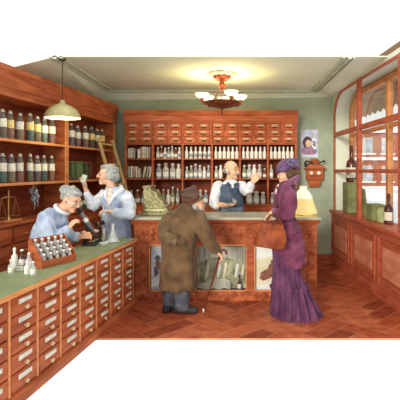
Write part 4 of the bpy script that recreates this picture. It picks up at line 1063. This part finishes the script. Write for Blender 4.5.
# --- old man with cane
g = Fig(176, 4.79, 'stooped old man in long brown coat and top hat leaning on a cane')
hc = g.p(197.2, 206.2, .12); R = basis((.66, .74, -.22))
bm = newbm(); head(bm, hc, R, .97)
chain(bm, [hc + R @ V((-.03, 0, -.07)), g.p(189, 217, .12), g.p(182, 232, .06), g.p(176, 252, 0)], [.05, .09, .12, .12])
fa = g.p(170, 310.5, .02); fb = g.p(182, 310, -.04); fa.z = fb.z = .05
chain(bm, [g.p(171, 256, .05), V((fa.x, .04, .42)), fa], [.09, .06, .045]); chain(bm, [g.p(180, 256, -.03), V((fb.x, -.03, .42)), fb], [.09, .06, .045])
wr = g.p(216.5, 250.5, -.13)
chain(bm, [g.p(196, 217, -.02), g.p(206, 237, -.11), wr], [.055, .045, .028]); hand(bm, wr, (.62, .1, -.75), (-.6, 0, -.7), 1, .9, 1.05)
wl = g.p(174, 243, -.05)
chain(bm, [g.p(168, 220, .04), g.p(162, 235, -.12), wl], [.055, .045, .028]); hand(bm, wl, (1, -.05, -.2), (0, 1, 0), 1, .6, 1.0)
remeshed('body', bm, skin, g.root, .006, 3)
facebits(g.root, hc, R, .97, False)
bm = newbm()
loft(bm, [g.sec(287.5, 158, 197, 0, .2), g.sec(286, 158.5, 197, 0, .2), g.sec(270, 160.5, 197, 0, .195), g.sec(255, 161.5, 195.5, 0, .18), g.sec(243, 161.5, 195.5, .01, .175), g.sec(233, 162, 198, .03, .185), g.sec(224, 164.5, 202, .05, .19), g.sec(216, 168.5, 204, .08, .18), g.sec(210, 173.5, 201, .10, .15), g.sec(206, 177.5, 196, .11, .12), g.sec(202.5, 182, 193, .12, .08)], 36)
chain(bm, [g.p(197, 217, -.02), g.p(203, 228, -.09), g.p(207, 238, -.12), g.p(214.5, 248, -.13)], [.10, .092, .08, .064])
chain(bm, [g.p(170, 220, .03), g.p(164.5, 229, -.10), g.p(163.5, 235.5, -.175), g.p(167, 238, -.205), g.p(176, 240.6, -.205), g.p(183, 242.5, -.15)], [.092, .085, .075, .066, .058, .045])
def coatf(c):
    k = max(0.0, min(1.0, (.80 - c.z) / .4)); a = math.atan2(c.y, c.x)
    return .014 * k * math.sin(a * 7 + 3 * noise.noise(c * 2)) + .018 * noise.noise(V((c.x * 6, c.y * 6, c.z * 5))) + .006 * noise.noise(c * 14)
remeshed('coat', bm, coatm, g.root, .011, 3, coatf)
bm = newbm(); tube(bm, [g.p(163.5, 236.8, -.190), g.p(166, 237.6, -.206), g.p(171, 239.2, -.215), g.p(176.5, 240.8, -.212), g.p(177, 240.9, -.212)], [.05, .066, .065, .063, .058], 16); obj('sleeve_cuff', bm, cuffm, g.root)
bm = newbm(); chain(bm, [g.p(212.5, 245.5, -.13), g.p(215.5, 249, -.13)], [.068, .062]); remeshed('sleeve_cuff', bm, coatm, g.root, .009, 2)
bm = newbm()      # collar roll, rear vent seam and belt buttons
cc = g.p(192.5, 212.5, .11)
tube(bm, [cc + V((.095 * math.cos(q * PI / 10), .10 * math.sin(q * PI / 10), -.045 * math.cos(q * PI / 10))) for q in range(20)], .026, 8, closed=True)
remeshed('collar', bm, coatm, g.root, .009, 2)
bm = newbm()
for px, py in ((184, 241), (191, 241)):
    ell(bm, g.p(px, py, -.178), (.013, .008, .013))
obj('buttons', bm, leatherd, g.root)
bm = newbm()
chain(bm, [g.p(171, 272, .05), g.p(170, 292, .04), V((fa.x, fa.y + .01, .10))], [.105, .10, .085]); chain(bm, [g.p(181, 272, -.03), g.p(181, 292, -.05), V((fb.x, fb.y - .01, .09))], [.105, .10, .09])
remeshed('trousers', bm, trousm, g.root, .010, 3, folds(.014, 8, 14, 1))
for p_, dr in ((fa, V((.55, .8, 0))), (fb, V((.95, -.1, 0)))):
    dr.normalize(); bm = newbm()
    c0 = V((p_.x, p_.y, .045)); chain(bm, [c0 - dr * .07, c0 + dr * .04, c0 + dr * .15 - V((0, 0, .008))], [.045, .046, .037])
    remeshed('shoe', bm, shoem, g.root, .008, 2)
bm = newbm()
for q in range(26):
    a = random.uniform(-1.2, 1.2); 
    p0 = hc + R @ V((.075 * math.cos(a * .8), .06 * math.sin(a), -.06 + random.uniform(-.01, .01))); tube(bm, [p0, p0 + R @ V((.02, .01 * a, -.05)), p0 + R @ V((.01, .0, -.11))], [.012, .014, .004], 6)
for q in (-1, 1):
    ell(bm, hc + R @ V((.0, q * .072, -.05)), (.03, .018, .05), R)
ell(bm, hc + R @ V((-.055, 0, -.03)), (.05, .07, .06), R)
for q in (-1, 1):
    tube(bm, [hc + R @ V((.10, 0, -.045)), hc + R @ V((.098, q * .03, -.052)), hc + R @ V((.085, q * .05, -.075))], [.012, .012, .004], 6)
remeshed('hair_and_beard', bm, greyhair, g.root, .007, 1, folds(.005, 30, 10))
ht_b = g.p(193.2, 201.8, .13); ht_t = g.p(187.2, 188.5, .12); axv = (ht_t - ht_b).normalized(); Mh = axv.to_track_quat('Z', 'Y').to_matrix(); L_ = (ht_t - ht_b).length
bm = newbm(); lathe(bm, [(0, -.015), (.095, -.015), (.098, .0), (.098, .02), (.096, L_ * .6), (.104, L_ * .94), (.10, L_), (0, L_ + .004)], ht_b, 26, 0, Mh); ht = obj('top_hat', bm, hatm, g.root, True, 30)
bm = newbm(); lathe(bm, [(.097, -.012), (.135, -.006), (.142, .008), (.139, .012), (.12, .002), (.097, .002)], ht_b, 28, 0, Mh @ Matrix.Diagonal((1.0, 1.0, 1.0))); obj('brim', bm, hatm, ht)
bm = newbm(); lathe(bm, [(.0985, .003), (.101, .004), (.1005, .035), (.0985, .036)], ht_b, 26, 0, Mh); obj('hat_band', bm, leatherd, ht)
tip = g.p(203.5, 312, 0); tip.z = 0.0; top_ = g.p(220.5, 253.5, -.14)
cn = thing('walking_cane', 'dark walking cane gripped by the old man', 'cane', V((g.x0, g.d, 0)) + tip)
bm = newbm(); tube(bm, [(0, 0, .03), (top_ - tip) * .5, top_ - tip], [.009, .011, .012], 8); obj('shaft', bm, leatherd, cn)
dv = top_ - tip
bm = newbm(); tube(bm, [dv, dv + V((.01, 0, .03)), dv + V((.035, 0, .042)), dv + V((.06, 0, .028)), dv + V((.066, 0, -.01))], .013, 8); obj('crook', bm, leatherd, cn)
bm = newbm(); lathe(bm, [(0, 0), (.012, 0), (.012, .04), (.008, .045)], seg=10); obj('ferrule', bm, steel, cn)

# --- pharmacist
g = Fig(231, 6.2, 'bald pharmacist in navy waistcoat and white shirt behind the carved counter')
hc = g.p(231.5, 170.0, -.04); R = basis((.80, -.60, -.05)); hs = 1.14
bm = newbm(); head(bm, hc, R, hs)
chain(bm, [hc + V((-.02, .02, -.09)), g.p(230, 183, 0), g.p(230, 192, 0), g.p(230.5, 216, 0)], [.055, .06, .13, .13])
for s_ in (-1, 1):
    chain(bm, [V((s_ * .1 - .0, 0, .95)), V((s_ * .1, 0, .5)), V((s_ * .1, 0, .08)), V((s_ * .1 + .05, -.14, .045))], [.11, .075, .05, .045])
w1 = g.p(226.5, 205.5, -.27); w2 = g.p(252.3, 182.5, -.22)
chain(bm, [g.p(217, 186, 0), g.p(213.5, 204, -.12), w1], [.06, .05, .032]); hand(bm, w1, (.95, -.2, .12), (.1, -.1, 1), 1, .7, 1.15)
chain(bm, [g.p(242, 186, -.02), g.p(247.5, 192, -.14), w2], [.06, .05, .032]); hand(bm, w2, (.62, -.2, .7), (-.4, -.8, .2), -1, .45, 1.15)
remeshed('body', bm, skino, g.root, .0065, 3)
facebits(g.root, hc, R, hs)
bm = newbm()
chain(bm, [g.p(218.5, 186, 0), g.p(215, 195, -.06), g.p(213.8, 203, -.12), g.p(216.5, 205.5, -.16)], [.082, .08, .074, .066])
chain(bm, [g.p(241.5, 186, -.02), g.p(246, 191, -.12), g.p(248.5, 189.5, -.16), g.p(251, 185.5, -.2)], [.082, .076, .068, .058])
loft(bm, [g.sec(190, 219, 242, 0, .13), g.sec(183.5, 222, 239, 0, .11), g.sec(179.5, 225.5, 236, -.01, .07)])
remeshed('shirt', bm, shirt, g.root, .01, 3, folds(.020, 11, 11))
bm = newbm()
loft(bm, [g.sec(222, 218.5, 243, 0, .17), g.sec(205, 218, 243.5, 0, .165), g.sec(195, 217.5, 243.5, 0, .165), g.sec(188, 218, 242.5, 0, .15), g.sec(184, 220.5, 240, 0, .12), g.sec(182.3, 223, 238, 0, .08)])
wv = remeshed('waistcoat', bm, vest, g.root, .01, 2, folds(.004, 8, 8))
bm = newbm()
for s_, pxs in ((-1, (227.5, 230, 233.5)), (1, (238, 237.5, 235))):
    tube(bm, [g.p(pxs[0], 182.5, -.115), g.p(pxs[1], 187, -.155), g.p(pxs[2], 193.5, -.175)], [.014, .016, .008], 6)
obj('lapel', bm, vest, wv)
bm = newbm()
for q in range(4):
    ell(bm, g.p(234.7, 194.5 + q * 4.2, -.172), (.011, .008, .011))
obj('buttons', bm, black, wv)
bm = newbm(); tube(bm, [g.p(229, 181.5, -.09), g.p(232.5, 185, -.13), g.p(236, 181, -.09)], [.02, .018, .02], 8); ell(bm, g.p(232.8, 186.5, -.145), (.022, .016, .03)); obj('shirt_collar', bm, shirt, g.root)
bm = newbm(); loft(bm, [(0, 0, .35, .22, .19), (0, 0, .7, .21, .185), (0, 0, 1.0, .192, .178), (0, 0, 1.08, .19, .176)]); remeshed('apron', bm, apron, g.root, .014, 2, folds(.012, 6, 1))
bm = newbm()
for s_ in (-1, 1):
    chain(bm, [V((s_ * .1, 0, .6)), V((s_ * .1, 0, .12))], [.11, .09])
remeshed('trousers', bm, trousm, g.root, .014, 2)
for s_ in (-1, 1):
    bm = newbm(); chain(bm, [V((s_ * .1, .05, .05)), V((s_ * .1 + .05, -.16, .045))], [.05, .045]); remeshed('shoe', bm, shoem, g.root, .01, 2)
bm = newbm()
for q in (-1, 1):
    ell(bm, hc + R @ (V((-.03, q * .072, .0)) * hs), V((.045, .016, .04)) * hs, R); ell(bm, hc + R @ (V((.005, q * .078, -.03)) * hs), V((.014, .01, .04)) * hs, R)
ell(bm, hc + R @ (V((-.085, 0, -.01)) * hs), V((.03, .07, .045)) * hs, R)
remeshed('side_hair', bm, greyhair, g.root, .007, 1, folds(.005, 30, 20))
bm = newbm()
for q in (-1, 1):
    tube(bm, [hc + R @ (V((.112, 0, -.040)) * hs), hc + R @ (V((.108, q * .025, -.048)) * hs), hc + R @ (V((.092, q * .048, -.066)) * hs)], [.012, .013, .004], 6)
obj('moustache', bm, greyhair, g.root)
bm = newbm()
for q in (-1, 1):
    tube(bm, [hc + R @ (V((.106, q * .032 + .021 * math.cos(k * PI / 8), .004 + .019 * math.sin(k * PI / 8))) * hs) for k in range(16)], .003, 5, closed=True)
    tube(bm, [hc + R @ (V((.100, q * .053, .006)) * hs), hc + R @ (V((.0, q * .088, .008)) * hs)], .003, 5)
obj('spectacles', bm, brass, g.root)
vb = thing('small_vial', 'tiny dark vial held in the pharmacist\'s lowered hand', 'vial', g.p(233.5, 202.4, -.33) + V((g.x0, g.d, 0)))
bm = newbm(); lathe(bm, bottle_profile(.018, .07, .5, .7), seg=10); obj('bottle_body', bm, blueg, vb)
bm = newbm(); lathe(bm, [(.01, .07), (.012, .075), (.01, .09), (0, .092)], seg=8); obj('stopper', bm, black, vb)

# --- woman holding up a slip of glass
g = Fig(115, 5.32, 'grey-haired woman in pale blue dress holding up a small glass slip')
hc = g.p(107.5, 174.8, -.03); R = basis((-.93, -.36, .02)); hs = 1.08
bm = newbm(); head(bm, hc, R, hs)
chain(bm, [hc + V((.025, .0, -.08)), g.p(112, 189), g.p(115, 199), g.p(117, 228)], [.05, .055, .12, .13])
for s_ in (-1, 1):
    chain(bm, [V((.02 + s_ * .06, 0, .9)), V((.02 + s_ * .06, 0, .5)), V((.02 + s_ * .06, 0, .08)), V((.02 + s_ * .06 - .05, -.10, .04))], [.075, .06, .045, .04])
w1 = g.p(85.6, 189, -.03); w2 = g.p(110.5, 211.5, -.26)
chain(bm, [g.p(104, 194, .06), g.p(94.5, 206.5, .03), w1], [.055, .045, .028]); hand(bm, w1, (-.25, 0, 1), (-.6, -.7, 0), 1, .4, 1.05)
chain(bm, [g.p(127, 197, -.06), g.p(130, 213, -.18), w2], [.055, .045, .028]); hand(bm, w2, (-.95, -.2, .1), (-.1, -.2, -1), -1, .8, 1.05)
remeshed('body', bm, skino, g.root, .006, 3)
facebits(g.root, hc, R, hs)
bm = newbm()
loft(bm, [g.sec(300, 98, 136, .0, .22), (.0, 0, .03, .22, .22), (.01, 0, .4, .19, .2), g.sec(236, 103, 131.5, 0, .16), g.sec(222, 102.5, 130.5, 0, .145), g.sec(212, 103.5, 129.5, 0, .14), g.sec(203, 102, 131, 0, .155), g.sec(196, 102.5, 130.5, 0, .15), g.sec(191, 105, 127.5, 0, .12), g.sec(187, 108.5, 121, 0, .07)][1:])
drs = remeshed('dress', bm, blue, g.root, .011, 3, folds(.018, 9, 5, 2))
bm = newbm()
chain(bm, [g.p(105, 195, .05), g.p(99, 201, .04), g.p(94, 206, .02), g.p(91, 201.5, 0), g.p(87, 193.5, -.02)], [.08, .075, .068, .06, .05])
chain(bm, [g.p(126.5, 198, -.06), g.p(129, 206, -.13), g.p(129, 213, -.18), g.p(121, 214, -.22), g.p(114.5, 212.3, -.245)], [.088, .09, .08, .066, .05])
remeshed('sleeves', bm, mat('white_blue_cloth', (186, 198, 214), (222, 228, 236), 0.85, (9, 9, 9), bump=.15), g.root, .01, 3, folds(.022, 11, 11, 4))
bm = newbm()
tube(bm, [g.p(121, 186.5, .06), g.p(122, 190, -.08), g.p(114, 196, -.15), g.p(108.5, 205, -.16)], [.03, .034, .03, .02], 8); tube(bm, [g.p(108, 187, .04), g.p(105.5, 192, -.08), g.p(106, 200, -.14)], [.024, .026, .018], 8)
remeshed('wide_collar', bm, shirt, g.root, .009, 2, folds(.004, 14, 14))
bm = newbm(); ell(bm, g.p(110.5, 190.5, -.10), (.045, .03, .03)); ell(bm, g.p(110, 195, -.135), (.035, .025, .05)); ell(bm, g.p(108.5, 200, -.15), (.03, .02, .04)); obj('lace_jabot', bm, lace, g.root)
bm = newbm()
ell(bm, hc + R @ (V((-.035, 0, .045)) * hs), V((.098, .092, .088)) * hs, R); ell(bm, hc + R @ (V((-.085, 0, -.02)) * hs), V((.06, .08, .07)) * hs, R)
ell(bm, hc + R @ (V((.02, 0, .088)) * hs), V((.065, .07, .035)) * hs, R)
for q in (-1, 1):
    ell(bm, hc + R @ (V((-.03, q * .065, -.01)) * hs), V((.05, .035, .06)) * hs, R)
remeshed('hair', bm, greyhair, g.root, .008, 1, folds(.010, 18, 14))
sl = thing('glass_slip', 'small pale glass slip held up by the grey-haired woman', 'glass slip', g.p(82.5, 182.5, -.07) + V((g.x0, g.d, 0)))
bm = newbm(); bx(bm, -.03, .03, -.003, .003, 0, .10, 0, .002); obj('slip', bm, mat('pale_slip', (196, 202, 186), (220, 224, 210), .2), sl)
sl.rotation_euler = (0, math.radians(18), .2)
fk = thing('round_flask', 'small round clear flask in the grey-haired woman\'s lowered hand', 'flask', g.p(103.5, 213, -.31) + V((g.x0, g.d, 0)))
bm = newbm(); lathe(bm, [(0, -.06), (.03, -.05), (.042, -.02), (.03, .01), (.012, .025), (.011, .09), (.015, .095), (0, .095)], seg=14); obj('glass_body', bm, glassc, fk)

# --- woman at the microscope
g = Fig(50, 4.36, 'woman in pale blue blouse bending over the microscope')
hc = g.p(71.5, 199, -.02); R = basis((.80, -.34, -.50)); hs = 1.03
bm = newbm(); head(bm, hc, R, hs)
chain(bm, [hc + R @ V((-.03, 0, -.07)), g.p(61, 211, 0), g.p(53, 222, 0), g.p(48, 246, 0)], [.05, .055, .12, .13])
for s_ in (-1, 1):
    chain(bm, [V((-.04, s_ * .09, .82)), V((-.04, s_ * .09, .45)), V((-.04, s_ * .09, .08)), V((.06, s_ * .09, .04))], [.1, .07, .045, .04])
w1 = g.p(68, 229, -.10); w2 = g.p(80, 236.5, .08)
chain(bm, [g.p(47, 219, -.12), g.p(54, 240, -.20), w1], [.055, .045, .026]); hand(bm, w1, (.55, .12, .75), (.6, .6, -.5), 1, .7, 1.0)
chain(bm, [g.p(60, 216, .14), g.p(66, 237, .16), w2], [.055, .045, .026]); hand(bm, w2, (.9, .1, .15), (.2, -.7, -.3), -1, .7, 1.0)
remeshed('body', bm, skin, g.root, .006, 3)
facebits(g.root, hc, R, hs)
bm = newbm()
chain(bm, [g.p(45, 262, 0), g.p(46, 245, 0), g.p(48.5, 232, 0), g.p(53, 221.5, 0), g.p(58.5, 214, 0)], [.155, .152, .158, .145, .085])
chain(bm, [g.p(47, 219, -.12), g.p(46, 229, -.17), g.p(51, 238, -.19), g.p(58, 236.5, -.16), g.p(65, 231, -.12)], [.095, .095, .082, .066, .05])
chain(bm, [g.p(58, 217, .13), g.p(63, 229, .16), g.p(67, 237, .16), g.p(77, 236.5, .10)], [.09, .085, .075, .05])
remeshed('blouse', bm, blue, g.root, .01, 3, folds(.022, 10, 9, 6))
bm = newbm(); loft(bm, [(-.06, 0, .02, .22, .24), (-.06, 0, .4, .19, .21), (-.045, 0, .7, .18, .18), (-.04, 0, .88, .155, .155)]); remeshed('skirt', bm, slate, g.root, .014, 2, folds(.012, 7, 1, 6))
bm = newbm(); nk = g.p(62, 209.5, 0)
tube(bm, [nk + Matrix.Rotation(math.radians(35), 3, 'Y') @ V((.075 * math.cos(k * PI / 9), .075 * math.sin(k * PI / 9), 0)) for k in range(18)], .022, 8, closed=True); remeshed('collar', bm, shirt, g.root, .008, 2)
bm = newbm()
ell(bm, hc + R @ (V((-.03, 0, .045)) * hs), V((.098, .088, .084)) * hs, R); ell(bm, hc + R @ (V((-.075, 0, .0)) * hs), V((.05, .075, .07)) * hs, R)
ell(bm, hc + R @ (V((.03, 0, .08)) * hs), V((.05, .062, .035)) * hs, R)
ell(bm, g.p(65.5, 189.5, 0), (.06, .06, .05))
remeshed('hair', bm, greyhair, g.root, .0075, 1, folds(.008, 20, 14))
bm = newbm()
for q in (-1, 1):
    tube(bm, [hc + R @ (V((.104, q * .032 + .021 * math.cos(k * PI / 8), .0 + .019 * math.sin(k * PI / 8))) * hs) for k in range(16)], .003, 5, closed=True)
    tube(bm, [hc + R @ (V((.098, q * .053, .004)) * hs), hc + R @ (V((.0, q * .086, .006)) * hs)], .003, 5)
obj('spectacles', bm, steel, g.root)

# ------------------------------------------------------------------ light
w_ = bpy.data.worlds.new('overcast_sky'); SC.world = w_; w_.use_nodes = True
bgn = w_.node_tree.nodes['Background']; bgn.inputs['Color'].default_value = (1, .985, .96, 1); bgn.inputs['Strength'].default_value = 1.05
sun = bpy.data.lights.new('sun', 'SUN'); sun.energy = 2.0; sun.angle = math.radians(14); sun.color = (1, .93, .82)
so = bpy.data.objects.new('sun', sun); C.objects.link(so); so.rotation_euler = V((.42, 1.0, -.24)).to_track_quat('-Z', 'Y').to_euler()
SC.view_settings.view_transform = 'Standard'; SC.view_settings.look = 'None'; SC.view_settings.gamma = 1.0
SC.view_settings.exposure = 0.22; SC.view_settings.use_curve_mapping = False
